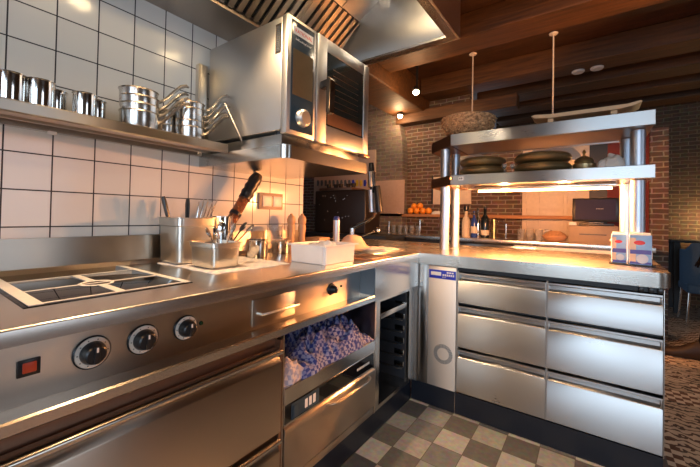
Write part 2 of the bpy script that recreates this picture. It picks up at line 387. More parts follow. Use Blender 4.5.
def text(name, s, size, mat, parent, loc, right, up, ext=.0004, align='LEFT'):
    cu = bpy.data.curves.new(name, 'FONT'); cu.body = s; cu.size = size; cu.extrude = ext; cu.align_x = align; cu.align_y = 'CENTER'
    cu.materials.append(MAT[mat])
    tmp = bpy.data.objects.new(name, cu); COL.objects.link(tmp); bpy.context.view_layer.update()
    me = bpy.data.meshes.new_from_object(tmp.evaluated_get(bpy.context.evaluated_depsgraph_get())); bpy.data.objects.remove(tmp)
    o = bpy.data.objects.new(name, me); COL.objects.link(o)
    right, up = Vector(right), Vector(up); n = right.cross(up)
    M = Matrix((right, up, n)).transposed().to_4x4(); M.translation = Vector(loc) - Vector(parent['_o'])
    o.parent = parent; o.matrix_local = M; o['_o'] = list(parent['_o'])
    return o

# ------------------------------------------------------------------ setting
ZC = .9344; D1 = .7326; YR = 1.7798
bm = BM(); box(bm, -3, 1.93, -3.4, 4.4, -.05, 0); struct('floor', bm, 'floor_tiles')
bm = BM(); box(bm, 1.93, 7, -3.4, 7.2, -.05, 0); box(bm, -3, 1.93, 4.4, 7.2, -.05, 0); struct('floor_dining', bm, 'floor_mosaic')
bm = BM(); box(bm, -.12, 0, -3.4, 1.488, 0, 3.0); struct('wall_left', bm, 'wall_tiles')
bm = BM(); box(bm, -3.1, 7, -3.4, 7.3, 3.0, 3.06); struct('ceiling', bm, 'board_ceiling')
bm = BM()      # wall behind the camera with two window openings
for x0, x1, z0, z1 in ((-.12, 1.3, 0, 3), (2.8, 3.55, 0, 3), (5.05, 7, 0, 3), (1.3, 2.8, 0, .6), (1.3, 2.8, 2.5, 3), (3.55, 5.05, 0, .6), (3.55, 5.05, 2.5, 3)):
    box(bm, x0, x1, -3.4, -3.3, z0, z1)
struct('wall_behind', bm, 'plaster')
for i, x0 in enumerate((1.3, 3.55)):
    bm = BM()
    for a, b2, c, d in ((x0, x0+1.5, .6, .65), (x0, x0+1.5, 2.45, 2.5), (x0, x0+.05, .65, 2.45), (x0+1.45, x0+1.5, .65, 2.45), (x0+.73, x0+.77, .65, 2.45)):
        box(bm, a, b2, -3.39, -3.33, c, d)
    struct('window_%d' % (i+1), bm, 'white_plastic')
bm = BM(); box(bm, 6.1, 6.2, -3.4, 7.2, 0, 3); struct('wall_right', bm, 'brick_dark')
bm = BM(); box(bm, -3.1, -3, -3.4, 4.4, 0, 3); struct('wall_far_left', bm, 'plaster')
bm = BM(); box(bm, -3, .3, 4.3, 4.42, 0, 3); box(bm, .3, .937, 4.3, 4.42, 0, 2.1); box(bm, 2.1, 2.24, 4.3, 4.55, 0, 2.1); struct('wall_back', bm, 'brick_red')
bm = BM(); box(bm, .2, 6.2, 6.3, 6.4, 0, 3); struct('wall_dining', bm, 'brick_dark')
bm = BM(); box(bm, 1.60, 1.76, 4.36, 4.42, 0, 2.1); struct('trim_1', bm, 'black_matt')
bm = BM(); box(bm, 1.76, 2.1, 4.36, 4.42, 0, 2.1); struct('wall_red_panel', bm, 'red_wall')
# cream double door in the back wall
dr = bpy.data.objects.new('door_1', None); COL.objects.link(dr); dr['kind'] = 'structure'; dr['_o'] = [0, 0, 0]
bm = BM(); box(bm, .938, 1.60, 4.34, 4.40, 0, 2.1)
obj('door_panel', bm, 'door_cream', dr)
bm = BM()
for x0, x1 in ((.938, .985), (1.17-.10, 1.12), (1.335, 1.36), (1.368, 1.40), (1.57, 1.60)): box(bm, x0, x1, 4.32, 4.34, 0, 2.1)
for z in (.1, 1.32, 2.05): box(bm, .938, 1.60, 4.322, 4.34, z-.03, z+.03)
obj('door_frame', bm, 'door_cream', dr)
# grey brick arch projecting left of the back wall
bm = BM()
c = at(372, 150, 4.14); e = at(403, 140, 4.14); t0 = at(371, 80, 4.14)
pts = [(-2.0, 0), (e.x, 0)] + [(e.x - (e.x+2.0)*(1-math.cos(a)), 2.05 + (t0.z-2.05+.25)*math.sin(a)) for a in [i*PI/2/10 for i in range(11)]]
prism(bm, pts, 'y', 4.14, 4.3); struct('wall_arch', bm, 'brick_grey')
# ceiling beams
n = 1
for y in (-1.3, -.5, .3, 1.1, 1.95, 2.80, 3.94, 4.6, 5.2, 5.8):
    bm = BM(); box(bm, -.24 if y < 4.2 else .31, 6.1, y, y+.32, 2.78, 3.0, .012); n += 1; struct('trim_%d' % n, bm, 'beam_wood')
bm = BM(); box(bm, -.75, -.25, 1.6, 4.3, 2.62, 3.0, .02); n += 1; struct('trim_%d' % n, bm, 'beam_wood')     # main girder
bm = BM(); a = at(398, 126, 4.2); box(bm, a.x, .9, 4.12, 4.3, a.z, a.z+.16, .01); n += 1; struct('trim_%d' % n, bm, 'beam_wood')
# long wooden ledge on back wall
bm = BM(); box(bm, -1.2, 1.62, 4.14, 4.3, 1.165, 1.205, .004); n += 1; struct('trim_%d' % n, bm, 'shelf_wood')
# plinths
bm = BM(); box(bm, .05, .686, -1.3, 1.79, .006, .128); struct('baseboard_left', bm, 'plinth_black')
bm = BM(); box(bm, .690, 1.885, 1.792, 2.6, .006, .128); struct('baseboard_island', bm, 'plinth_black')
bm = BM(); box(bm, .05, .6895, -1.3, 1.7885, 0, .005); box(bm, .688, 1.888, 1.7885, 2.6, 0, .005); box(bm, .969, .971, 1.790, 1.7925, .005, .127); n += 1; struct('trim_%d' % n, bm, 'steel_lip')

# ------------------------------------------------------------------ left worktop
t = thing('steel_worktop', 'long brushed steel worktop along the white tiled wall with a bright front edge', 'worktop', (.37, .2, .90))
bm = BM(); prism(bm, [(0.0, .905), (.60, .905), (.60, .899)] + [(D1, .899)] + arc((D1-.006, ZC-.006), .006, 0, PI/2, 3) + [(0.0, ZC)], 'y', -1.3, YR-.001); obj('top', bm, 'steel_top', t)
bm = BM(); prism(bm, [(.001, ZC), (.030, ZC), (.014, ZC+.018), (.012, 1.059), (.001, 1.059)], 'y', -1.3, 1.487); obj('backsplash', bm, 'steel_front', t)

# ------------------------------------------------------------------ cooking range controls
XP = .64
t = thing('cooking_range', 'steel range control front with three large black dials and a small drawer under the worktop', 'cooking range', (.6, .2, .73))
bm = BM(); box(bm, .50, XP, -1.3, 1.254, .745, .8985); obj('control_panel', bm, 'steel_front', t)
bm = BM(); prism(bm, [(.50, .728), (D1-.004, .728), (D1, .732), (D1, .754), (D1-.004, .758), (XP+.001, .745), (.5, .745)], 'y', -1.3, 1.254); obj('bumper_rail', bm, 'steel_lip', t)
bm = BM(); box(bm, .50, D1-.0005, 1.2545, YR-.002, .728, .8985); obj('end_panel', bm, 'steel_lip', t)
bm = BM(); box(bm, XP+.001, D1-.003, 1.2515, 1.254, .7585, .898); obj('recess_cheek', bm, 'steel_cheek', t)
def knob(px, py, R=.037, ring=True):
    p = atx(px, py, XP)
    M = Matrix.Rotation(PI/2, 4, 'Y')
    bm = BM(); lathe(bm, [(0, 0), (R, 0), (R, .004), (R*.86, .006), (R*.7, .006)], (XP+.0005, p.y, p.z), 28, M)
    k = obj('dial', bm, 'knob_ring' if ring else 'black_plastic', t)
    bm = BM(); lathe(bm, [(R*1.02, -.0002), (R*1.08, .002), (R*1.0, .0055), (R*.98, .002)], (XP+.0005, p.y, p.z), 28, M); obj('dial_rim', bm, 'black_plastic', k)
    bm = BM(); lathe(bm, [(R*.74, .004), (R*.74, .010), (R*.66, .020), (R*.60, .028), (R*.5, .031), (0, .032)], (XP+.0005, p.y, p.z), 28, M)
    box(bm, XP+.03, XP+.036, p.y-.006, p.y+.006, p.z-R*.55, p.z+R*.55, .002); obj('dial_grip', bm, 'black_plastic', k)
    bm = BM(); box(bm, XP+.0355, XP+.0368, p.y-.002, p.y+.002, p.z+R*.2, p.z+R*.5); obj('dial_mark', bm, 'white_plastic', k)
    bm = BM()
    for i in range(10):
        a = i*2*PI/10; box(bm, XP+.0055, XP+.0068, p.y+R*.84*math.cos(a)-.0013, p.y+R*.84*math.cos(a)+.0013, p.z+R*.84*math.sin(a)-.0013, p.z+R*.84*math.sin(a)+.0013)
    if ring: obj('dial_scale', bm, 'black_plastic', k)
    else: bm.free()
knob(92, 352); knob(143, 339); knob(185.5, 327.5, .034); knob(331, 289, .026, False)
p = atx(201, 323, XP); bm = BM(); lathe(bm, [(0, .006), (.005, .005), (.007, 0)], (XP, p.y, p.z), 14, Matrix.Rotation(PI/2, 4, 'Y')); obj('indicator_light', bm, 'green_lens', t)
p = atx(341, 286, XP); bm = BM(); lathe(bm, [(0, .006), (.004, .005), (.006, 0)], (XP, p.y, p.z), 14, Matrix.Rotation(PI/2, 4, 'Y')); obj('indicator_light', bm, 'green_lens', t)
p = atx(28.5, 367, XP); bm = BM(); box(bm, XP, XP+.006, p.y-.019, p.y+.019, p.z-.018, p.z+.018, .002); sw = obj('rocker_switch', bm, 'black_plastic', t)
bm = BM(); box(bm, XP+.005, XP+.009, p.y-.011, p.y+.012, p.z-.010, p.z+.012, .002); obj('switch_light', bm, 'red_lamp', sw)
a = atx(252, 304, XP); b_ = atx(294, 319, XP)
bm = BM(); box(bm, XP, XP+.004, a.y, b_.y, .757, .852, .0015); dw = obj('grease_drawer', bm, 'steel_front', t)
bm = BM(); z = .802
tube(bm, [(XP+.003, a.y+.022, z), (XP+.03, a.y+.024, z), (XP+.034, a.y+.034, z), (XP+.034, b_.y-.012, z), (XP+.03, b_.y-.004, z), (XP+.003, b_.y-.002, z)], .0055, 8); obj('handle', bm, 'steel_bright', dw)
# recess end: shade on the panel side is put into the sheet's blue-grey

# ------------------------------------------------------------------ ceramic hob set in the worktop
t = thing('ceramic_hob', 'black glass four-zone hob with pale metal frame set in the left worktop', 'hob', (.3, .18, ZC))
bm = BM(); box(bm, .035, .575, -.03, .372, ZC+.0002, ZC+.002, .0005); obj('hob_glass', bm, 'black_glass', t)
bm = BM()
z0, z1 = ZC+.0021, ZC+.0035
for x in (.182, .372, .556): box(bm, x-.0045, x+.0045, -.02, .362, z0, z1)
for y, h in ((-.006, .014), (.360, .010)): box(bm, .035, .566, y-h, y+h, z0, z1+.0003)
box(bm, .182, .335, .164, .186, z0, z1+.0003); box(bm, .41, .556, .164, .186, z0, z1+.0003)
obj('hob_frame', bm, 'hob_frame', t)
bm = BM(); lathe(bm, [(.036, z0), (.042, z1+.0005), (.046, z0)], (.372, .175, 0), 28); obj('centre_ring', bm, 'hob_frame', t)

# ------------------------------------------------------------------ drawers
def drawer_profile(F, zb, zt, h=.05, d=1):
    # d=+1: front faces the growing axis direction
    s = lambda v: F - d*v
    return [(s(.05), zb), (s(.003), zb), (s(0), zb+.003), (s(0), zt-h), (s(.004), zt-h+.006), (s(.022), zt-h+.014), (s(.022), zt-.018), (s(.004), zt-.013), (s(0), zt-.010), (s(0), zt-.002), (s(.004), zt), (s(.05), zt)]
# left drawer refrigerator
G = .70
t = thing('drawer_refrigerator', 'warm-toned steel undercounter refrigerator with wide drawers at the lower left', 'refrigerator', (.35, -.2, .13))
bm = BM(); box(bm, .06, G-.03, -.95, .650, .129, .70); box(bm, .64, G, .642, .6555, .129, .70); obj('body', bm, 'steel_dark', t)
for y0, y1 in ((-.93, -.14), (-.13, .640)):
    for zb, zt in ((.150, .352), (.372, .674)):
        bm = BM(); prism(bm, [(G-.04, zb), (G+.009, zb), (G+.012, zb+.003), (G+.012, zt-.052), (G+.010, zt-.048), (G-.004, zt-.031), (G-.04, zt-.031)], 'y', y0, y1); d = obj('drawer', bm, 'steel_front', t)
        bm = BM(); prism(bm, [(G-.02, zt-.022)] + arc((G+.008, zt-.011), .011, -PI/2, PI/2, 6) + [(G-.02, zt)], 'y', y0, y1); obj('handle', bm, 'steel_lip', d)

# holding oven with open niche above
t = thing('holding_oven', 'steel warming oven with black control strip below an open niche of cloths', 'oven', (.35, 1.0, .13))
bm = BM(); box(bm, .10, G-.04, .66, 1.318, .129, .510); box(bm, .10, .14, .66, 1.318, .51, .70); box(bm, .14, G, .6575, .664, .129, .725); box(bm, .14, G+.002, 1.308, 1.322, .129, .725); obj('body', bm, 'steel_front', t)
bm = BM(); prism(bm, [(.14, .505), (G, .505), (G+.002, .460), (G+.006, .457), (G+.006, .512), (G, .516), (.14, .516)], 'y', .665, 1.307); obj('niche_shelf', bm, 'steel_lip', t)
bm = BM(); box(bm, G-.04, G+.002, .666, 1.306, .372, .457, .001); c_ = obj('control_strip', bm, 'steel_lip', t)
bm = BM(); box(bm, G, G+.004, .670, 1.296, .380, .449); obj('strip_glass', bm, 'black_glass', c_)
bm = BM(); box(bm, G+.004, G+.006, .702, .86, .385, .444); box(bm, G+.006, G+.010, .71, .735, .39, .435, .002); obj('display', bm, 'display_glass', c_)
bm = BM()
for i in range(3): box(bm, G+.006, G+.0072, .775+i*.024, .790+i*.024, .398, .432)
obj('display_digit', bm, 'paper_white', c_)
bm = BM()   # unreadable maker mark: small pale dashes
for i in range(9): box(bm, G+.004, G+.0046, 1.145+i*.0125, 1.154+i*.0125, .408, .419)
obj('maker_mark', bm, 'paper_white', c_)
bm = BM()
prism(bm, [(G-.04, .170), (G+.004, .170), (G+.006, .175), (G+.006, .335), (G+.010, .348), (G+.008, .362), (G-.0, .368), (G-.04, .368)], 'y', .668, 1.304); dd = obj('door', bm, 'steel_front', t)
bm = BM(); tube(bm, [(G-.002, .90, .352), (G+.022, .925, .352), (G+.032, .96, .350), (G+.033, 1.08, .348), (G+.032, 1.20, .346), (G+.022, 1.235, .345), (G-.002, 1.26, .344)], .008, 10, .7); obj('handle', bm, 'steel_front', dd)
bm = BM(); box(bm, G-.04, G, .666, 1.306, .129, .163, .002); obj('base_strip', bm, 'steel_front', t)

# tray cabinet, open fronted
t = thing('tray_cabinet', 'open steel tray cabinet with side runners in the inner corner', 'cabinet', (.35, 1.5, .11))
bm = BM()
box(bm, .14, G, 1.324, 1.362, .129, .725); box(bm, .14, G, 1.722, 1.752, .129, .725); box(bm, .14, G, 1.362, 1.722, .129, .150); box(bm, G-.02, G, 1.362, 1.722, .700, .725)
obj('frame', bm, 'steel_lip', t)
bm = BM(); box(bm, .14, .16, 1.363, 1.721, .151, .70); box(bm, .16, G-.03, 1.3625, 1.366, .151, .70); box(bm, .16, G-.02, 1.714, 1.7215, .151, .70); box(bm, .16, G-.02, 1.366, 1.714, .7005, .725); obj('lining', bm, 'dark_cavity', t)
for k in range(6):
    z = .21 + k*.075
    for yy in (1.704, 1.372):
        bm = BM(); box(bm, .18, G-.035, yy-.006, yy+.006, z, z+.006, .001); obj('runner', bm, 'steel_lip', t)
    bm = BM(); box(bm, G-.09, G-.025, 1.704, 1.7125, z+.012, z+.045, .002); obj('runner_bracket', bm, 'chrome', t)
bm = BM(); box(bm, .2, G-.01, 1.3785, 1.6975, .618, .622); box(bm, G-.012, G-.004, 1.3785, 1.6975, .602, .632, .003); tag(obj('baking_tray', bm, 'steel_lip'), 'dark steel baking tray slid into the top of the open tray cabinet', 'tray')
# corner filler
bm = BM(); box(bm, .45, .698, 1.7535, 1.778, .129, .727); box(bm, .699, .7315, 1.7795, 1.80, .129, .867); box(bm, .7325, .797, 1.787, 1.80, .129, .8665, .001)
tag(obj('corner_filler', bm, 'steel_front_x'), 'narrow grey steel filler strips in the inner corner beside the tray cabinet', 'filler panel')

# ------------------------------------------------------------------ island
t = thing('island_worktop', 'pale reflective steel worktop of the island with rounded outer corner', 'worktop', (1.3, 2.2, .87))
cx, cy, r = 1.915-.06, YR+.06, .06
pts = [(-.5, 2.65), (-.5, 1.79), (-.01, 1.79), (-.01, YR), (cx, YR)] + arc((cx, cy), r, -PI/2, 0, 6)[1:] + [(1.93, 2.65)]
bm = BM(); prism(bm, pts, 'z', .8675, ZC); bmesh.ops.bevel(bm, geom=[e for e in bm.edges if all(abs(v.co.z-ZC) < 1e-4 for v in e.verts)], offset=.004, segments=2, affect='EDGES'); obj('top', bm, 'steel_top_x', t)
t = thing('refrigerated_island', 'steel refrigerated counter with six drawers under the island worktop', 'refrigerated counter', (1.3, 2.2, .13))
F = 1.785
bm = BM(); box(bm, .80, 1.884, F+.045, 2.6, .129, .8665); box(bm, .80, 1.884, F+.02, F+.045, .845, .8665); obj('body', bm, 'black_matt', t)
bm = BM(); box(bm, 1.884, 1.888, F, 2.6, .129, .860, .001); obj('side_panel', bm, 'steel_front_x', t)
bm = BM(); box(bm, .7985, .9725, F-.001, F+.045, .131, .862, .003); sp = obj('end_panel', bm, 'steel_satin', t, 'plain steel end panel carrying a blue badge and round vent')
bm = BM(); box(bm, .803, .970, F-.003, F-.001, .788, .840, .0005); bd = obj('badge', bm, 'badge_blue', sp, 'blue badge')
bm = BM(); box(bm, .815, .880, F-.0036, F-.003, .806, .828, .0002)
for i in range(6): box(bm, .889+i*.0125, .897+i*.0125, F-.0036, F-.003, .806, .818)
for i in range(3): box(bm, .915+i*.015, .926+i*.015, F-.0036, F-.003, .824, .832)
for i in range(2): box(bm, .889+i*.013, .894+i*.013, F-.0036, F-.003, .796, .801)
obj('badge_mark', bm, 'paper_white', sp)
a = at(443, 354, F); bm = BM()
M = Matrix.Rotation(PI/2, 4, 'X')
for rr, c in ((.056, 36), (.0505, 33), (.045, 30), (.0395, 27)):
    for i in range(c):
        th = 2*PI*(i+.5*(rr > .045))/c; box(bm, a.x+rr*math.cos(th)-.0024, a.x+rr*math.cos(th)+.0024, F-.0035, F-.0008, a.z+rr*math.sin(th)-.0022, a.z+rr*math.sin(th)+.0022)
obj('vent_ring', bm, 'ring_grey', sp, smooth=False)
for x0, x1 in ((.984, 1.435), (1.444, 1.882)):
    for zb, zt in ((.658, .838), (.400, .643), (.136, .388)):
        bm = BM(); prism(bm, drawer_profile(F, zb, zt, .050, -1), 'x', x0, x1); d = obj('drawer', bm, 'steel_front_x', t)
        for xa, xb in ((x0, x0+.006), (x1-.006, x1)):
            bm = BM(); box(bm, xa, xb, F+.001, F+.03, zt-.052, zt-.002, .002); obj('handle_end', bm, 'steel_front_x', d)
bm = BM(); box(bm, 1.4355, 1.4435, F+.012, F+.045, .131, .845); box(bm, .9735, .983, F+.012, F+.045, .131, .845); obj('divider', bm, 'steel_front_x', t)
bm = BM()
for x in (1.80, 1.835, 1.865): box(bm, x, x+.018, F+.002, F+.02, .842, .864, .003)
obj('hinge', bm, 'black_plastic', t)

# ------------------------------------------------------------------ pass shelf on the island
t = thing('pass_shelf', 'two-tier steel pass shelf on four round posts standing on the island', 'shelf', (1.34, 1.95, ZC))
SY = 2.03; SB = 2.45
for nm, z0, z1 in (('upper_shelf', 1.648, 1.7265), ('lower_shelf', 1.379, 1.449)):
    bm = BM(); prism(bm, [(SY+.003, z0), (SY, z0+.003), (SY, z1-.003), (SY+.003, z1), (SB, z1), (SB, z0), (SB-.02, z0), (SB-.02, z1-.014), (SY+.02, z1-.014), (SY+.02, z0)], 'x', .843, 1.882); sh = obj(nm, bm, 'steel_front_x', t)
    bm = BM(); prism(bm, [(.8425, SY), (.62, 2.24), (.62, SB), (.8425, SB)], 'z', z0, z1, .003); obj('end_cap', bm, 'steel_dark', sh, 'darker brown angled end of the shelf')  # dark reflection on this end is put into its brown colour
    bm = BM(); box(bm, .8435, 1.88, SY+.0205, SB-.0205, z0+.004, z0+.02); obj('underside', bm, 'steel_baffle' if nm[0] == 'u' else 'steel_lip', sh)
for x, y in ((.767, 2.14), (1.824, 2.14), (.767, 2.37), (1.792, 2.37)):
    bm = BM()
    lathe(bm, [(0, 0), (.032, 0), (.032, 1.3785-ZC), (0, 1.3785-ZC)], (x, y, ZC+.0005), 24)
    obj('post', bm, 'steel_post', t)
    bm = BM()
    lathe(bm, [(0, 0), (.032, 0), (.032, 1.6475-1.4495), (0, 1.6475-1.4495)], (x, y, 1.4495), 24)
    obj('post', bm, 'steel_post', t)
bm = BM(); box(bm, .95, 1.74, 2.20, 2.30, 1.358, 1.3785, .004); hl = obj('heat_lamp', bm, 'steel_lip', t)
bm = BM(); cyl(bm, (.97, 2.25, 1.350), (1.72, 2.25, 1.350), .006, seg=10); obj('lamp_tube', bm, 'heat_tube', hl)
a = at(451, 178.5, SY); bm = BM(); box(bm, a.x-.010, a.x+.010, SY-.004, SY, a.z-.010, a.z+.010, .002); s_ = obj('switch', bm, 'black_plastic', t)
bm = BM(); box(bm, a.x-.005, a.x+.005, SY-.006, SY-.004, a.z-.006, a.z+.006, .001); obj('switch_light', bm, 'orange_lamp', s_)
a = at(461, 178.5, SY); bm = BM(); box(bm, a.x-.016, a.x+.016, SY-.001, SY, a.z-.013, a.z+.013); s_ = obj('sticker', bm, 'paper_white', t)
bm = BM()
for dx in (-.007, .005): box(bm, a.x+dx-.004, a.x+dx+.004, SY-.0016, SY-.001, a.z-.006, a.z+.006)
obj('sticker_mark', bm, 'ring_grey', s_)
l = light('heat_lamp_light', 'AREA', (1.37, 2.25, 1.342), 11, (1, .45, .16), size=.80, sy=.05); l.rotation_euler = (0, 0, 0)
for k, x in enumerate((1.14, 1.48)):
    light('heat_lamp_bulb', 'POINT', (x, 2.25, 1.32), 40 - 4*k, (1, .37, .11), size=.02)

# bronze pans on the pass shelf
def bronze_pan(name, label, group, x, y, z, R=.148, lid=True):
    t = thing(name, label, 'pan', (x, y, z), group)
    bm = BM(); lathe(bm, [(0, 0), (R*.72, 0), (R*.90, .008), (R*.98, .020), (R, .030), (R*.99, .034), (0, .034)], (x, y, z), 32); obj('bowl', bm, 'bronze', t)
    bm = BM(); lathe(bm, [(R*.99, .0345), (R*.96, .046), (R*.86, .056), (R*.6, .0595), (0, .060)], (x, y, z), 32); obj('lid', bm, 'bronze', t)
    return t
def bz(px, py): q = at(px, py, 2.17); return q
for (cx_, nm, R) in ((1.012, 'left', .150), (1.368, 'centre', .160)):
    for k in range(2):
        bronze_pan('bronze_pan', '%s bronze pan of the stack %s on the pass shelf' % (('bottom', 'top')[k], 'near the left post' if nm == 'left' else 'beside the brass bell'), 'bronze pans stacked on the pass shelf', cx_, 2.19, 1.4495+k*.0605, R)
p = bz(584, 165)
t = thing('brass_bell', 'small brass bell-shaped dome with a knob standing on the lower pass shelf', 'bell', (p.x, 2.17, 1.4495))
bm = BM(); lathe(bm, [(0, 0), (.052, 0), (.055, .008), (.057, .036), (.045, .046), (.050, .052), (.042, .068), (.018, .084), (0, .086)], (p.x, 2.17, 1.4495), 24); obj('dome', bm, 'bronze', t)
bm = BM(); lathe(bm, [(.008, .084), (.005, .098), (.009, .106), (.004, .122), (0, .124)], (p.x, 2.17, 1.4495), 12); obj('knob', bm, 'brass', t)
def cloth(name, label, cat, x0, x1, y0, y1, z, h, mat, seed=0, amp=.5, nx=26, ny=18, fr=9, grp=None, edge=.25):
    bm = BM(); random.seed(seed); V = []
    for j in range(ny+1):
        row = []
        for i in range(nx+1):
            u, v = i/nx, j/ny
            f = min(1, min(u, 1-u)/edge) ** .5 * min(1, min(v, 1-v)/edge) ** .5
            nz = noise.noise(Vector((u*fr*(x1-x0)*3+seed, v*fr*(y1-y0)*3, seed*1.7)))
            n2 = noise.noise(Vector((u*fr*(x1-x0)*9+seed, v*fr*(y1-y0)*9, seed*2.7)))
            jx = .02*noise.noise(Vector((u*5, v*5, seed+9.)))*(1 if x1-x0 > .1 else .4)
            row.append(bm.verts.new((x0+(x1-x0)*u+jx, y0+(y1-y0)*v+jx*.6, z+.002+max(0, h*f*(1-amp/2+amp*nz+amp*.35*n2)))))
        V.append(row)
    fs = []
    for j in range(ny):
        for i in range(nx): fs.append(bm.faces.new((V[j][i], V[j][i+1], V[j+1][i+1], V[j+1][i])))
    # underside
    rim = [V[0][i] for i in range(nx+1)] + [V[j][nx] for j in range(1, ny+1)] + [V[ny][i] for i in range(nx-1, -1, -1)] + [V[j][0] for j in range(ny-1, 0, -1)]
    low = [bm.verts.new((v.co.x, v.co.y, z)) for v in rim]
    for a in range(len(rim)):
        b = (a+1) % len(rim); bm.faces.new((rim[a], low[a], low[b], rim[b]))
    bm.faces.new(low)
    bmesh.ops.recalc_face_normals(bm, faces=bm.faces)
    return tag(obj(name, bm, mat, ang=80), label, cat, grp)
p0, p1 = bz(597, 160), bz(624, 165)
cloth('folded_napkin', 'white folded cloth napkin lying on the lower pass shelf beside the right post', 'napkin', p0.x, p1.x, 2.11, 2.24, 1.4495, .085, 'white_cloth', 3, .5, 18, 12, 8)
for i, (px, c) in enumerate(((506, 'left'), (513, 'right'))):
    p = bz(px, 165); bm = BM(); lathe(bm, [(0, 0), (.010, 0), (.003, .006), (.003, .03), (.014, .045), (.015, .065), (.014, .065), (.012, .046), (0, .034)], (p.x, 2.12+.03*i, 1.4495), 16)
    tag(obj('small_glass', bm, 'clear_glass'), 'small stemmed glass between the two pan stacks, %s of the pair' % c, 'glass', 'small glasses on the pass shelf')
# basket and wooden board on the upper shelf
BX, BY, BZ = .905, 2.20, 1.727
t = thing('wicker_basket', 'round woven wicker basket on the left end of the upper pass shelf', 'basket', (BX, BY, BZ))
bm = BM(); R = .165
lathe(bm, [(0, 0), (R*.6, 0), (R*.82, .025), (R, .075), (R*1.10, .135), (R*1.06, .135), (R*.95, .08), (R*.80, .035), (R*.5, .008), (0, .008)], (BX, BY, BZ), 40)
for v in bm.verts:
    d = Vector((v.co.x-BX, v.co.y-BY, 0)); n_ = noise.noise(v.co*26); v.co += d.normalized()*n_*.008 if d.length > .01 else Vector((0, 0, 0))
obj('bowl', bm, 'wicker', t)
bm = BM()
for ring in range(5):
    rr = R*(.92+.042*ring); zz = BZ+.040+.021*ring
    tube(bm, [(BX+(rr+.007*math.sin(i*2.1+ring))*math.cos(i*2*PI/60), BY+(rr+.007*math.sin(i*2.1+ring))*math.sin(i*2*PI/60), zz+.010*math.sin(i*2.1+ring*2)) for i in range(61)], .006, 6)
obj('woven_strand', bm, 'wicker', t)
t = thing('wooden_tray', 'long shallow pale wooden tray on the right end of the upper pass shelf', 'tray', (1.58, 2.15, 1.727))
bm = BM(); pts = [(1.318, 1.7880), (1.34, 1.7720), (1.42, 1.7640), (1.74, 1.7640), (1.80, 1.7720), (1.838, 1.7880), (1.832, 1.7960), (1.78, 1.7860), (1.42, 1.7860), (1.34, 1.7940)]
prism(bm, pts, 'y', 2.08, 2.24, .002); obj('tray_body', bm, 'board_wood', t)
for x in (1.42, 1.72):
    bm = BM(); box(bm, x-.015, x+.015, 2.10, 2.22, 1.727, 1.7815, .003); obj('foot', bm, 'board_wood', t)

# milk cartons on black tray
t = thing('black_tray', 'small black tray under the two blue cartons on the island corner', 'tray', (1.80, 2.05, ZC))
bm = BM(); box(bm, 1.70, 1.885, 2.0, 2.105, ZC+.0005, ZC+.006, .002); obj('plate', bm, 'black_plastic', t)
def carton(label, x0, y0, w_, d_, h):
    z = ZC+.0065
    t = thing('drink_carton', label, 'carton', (x0+w_/2, y0+d_/2, z), 'blue cartons on the tray')
    bm = BM(); box(bm, x0, x0+w_, y0, y0+d_, z, z+h, .002); obj('box', bm, 'carton_blue', t)
    bm = BM(); prism(bm, [(y0+.006, z+h), (y0+d_-.006, z+h), (y0+d_/2+.004, z+h+.012), (y0+d_/2-.004, z+h+.012)], 'x', x0+.004, x0+w_-.004); obj('fold_top', bm, 'carton_white', t)
    bm = BM(); M = Matrix.Rotation(PI/2, 4, 'X') @ Matrix.Diagonal((1, .5, 1, 1)); lathe(bm, [(0, .0012), (w_*.24, .0012), (w_*.26, 0)], (x0+w_*.45, y0, z+h*.74), 20, M); obj('emblem', bm, 'logo_red', t)
    bm = BM(); box(bm, x0+.003, x0+w_-.003, y0-.0006, y0, z+h*.36, z+h*.50); box(bm, x0+.003, x0+w_-.003, y0-.0006, y0, z+.004, z+h*.1); obj('band', bm, 'carton_violet', t)
    bm = BM(); M = Matrix.Rotation(PI/2, 4, 'X'); lathe(bm, [(0, .001), (w_*.26, .001), (w_*.27, 0)], (x0+w_*.58, y0, z+h*.2), 20, M); obj('picture', bm, 'carton_white', t)
    bm = BM(); box(bm, x0-.0006, x0, y0+.003, y0+d_-.003, z+h*.5, z+h*.8); obj('side_print', bm, 'carton_peach', t)
    bm = BM(); box(bm, x0+.001, x0+w_*.30, y0-.0005, y0, z+h*.04, z+h*.9); obj('front_stripe', bm, 'carton_peach', t)
plain('carton_blue', (.30, .50, .80), .35); plain('carton_white', (.62, .66, .76), .4); plain('carton_violet', (.10, .09, .40), .4); plain('carton_peach', (.80, .55, .38), .4)
carton('blue milk carton with red oval emblem, the front right of two on the tray', 1.782, 2.015, .088, .050, .150)
carton('blue carton with orange side print, the left one half hidden on the tray', 1.712, 2.045, .062, .050, .150)

# ------------------------------------------------------------------ wall shelf with pots
t = thing('wall_shelf', 'long steel wall shelf on the tiles carrying steel pots', 'shelf', (.12, 0, 1.443))
bm = BM(); prism(bm, [(.001, 1.470), (.235, 1.470), (.235, 1.452), (.215, 1.452), (.215, 1.443), (.246, 1.443), (.25, 1.447), (.25, 1.478), (.246, 1.482), (.001, 1.482)], 'y', -1.3, .715); obj('shelf_plate', bm, 'steel_front', t)
bm = BM(); box(bm, .001, .03, -1.3, .715, 1.443, 1.4695); obj('back_rail', bm, 'steel_lip', t)
bm = BM()
for x in (.08, .145): prism(bm, [(x-.012, 1.4695), (x-.008, 1.455), (x+.008, 1.455), (x+.012, 1.4695)], 'y', -1.3, .715)
obj('stiffener', bm, 'steel_front', t)
p = atx(52, 133, .04); bm = BM(); box(bm, .03, .05, p.y-.012, p.y+.012, 1.432, 1.4425, .002); obj('clip', bm, 'white_plastic', t)
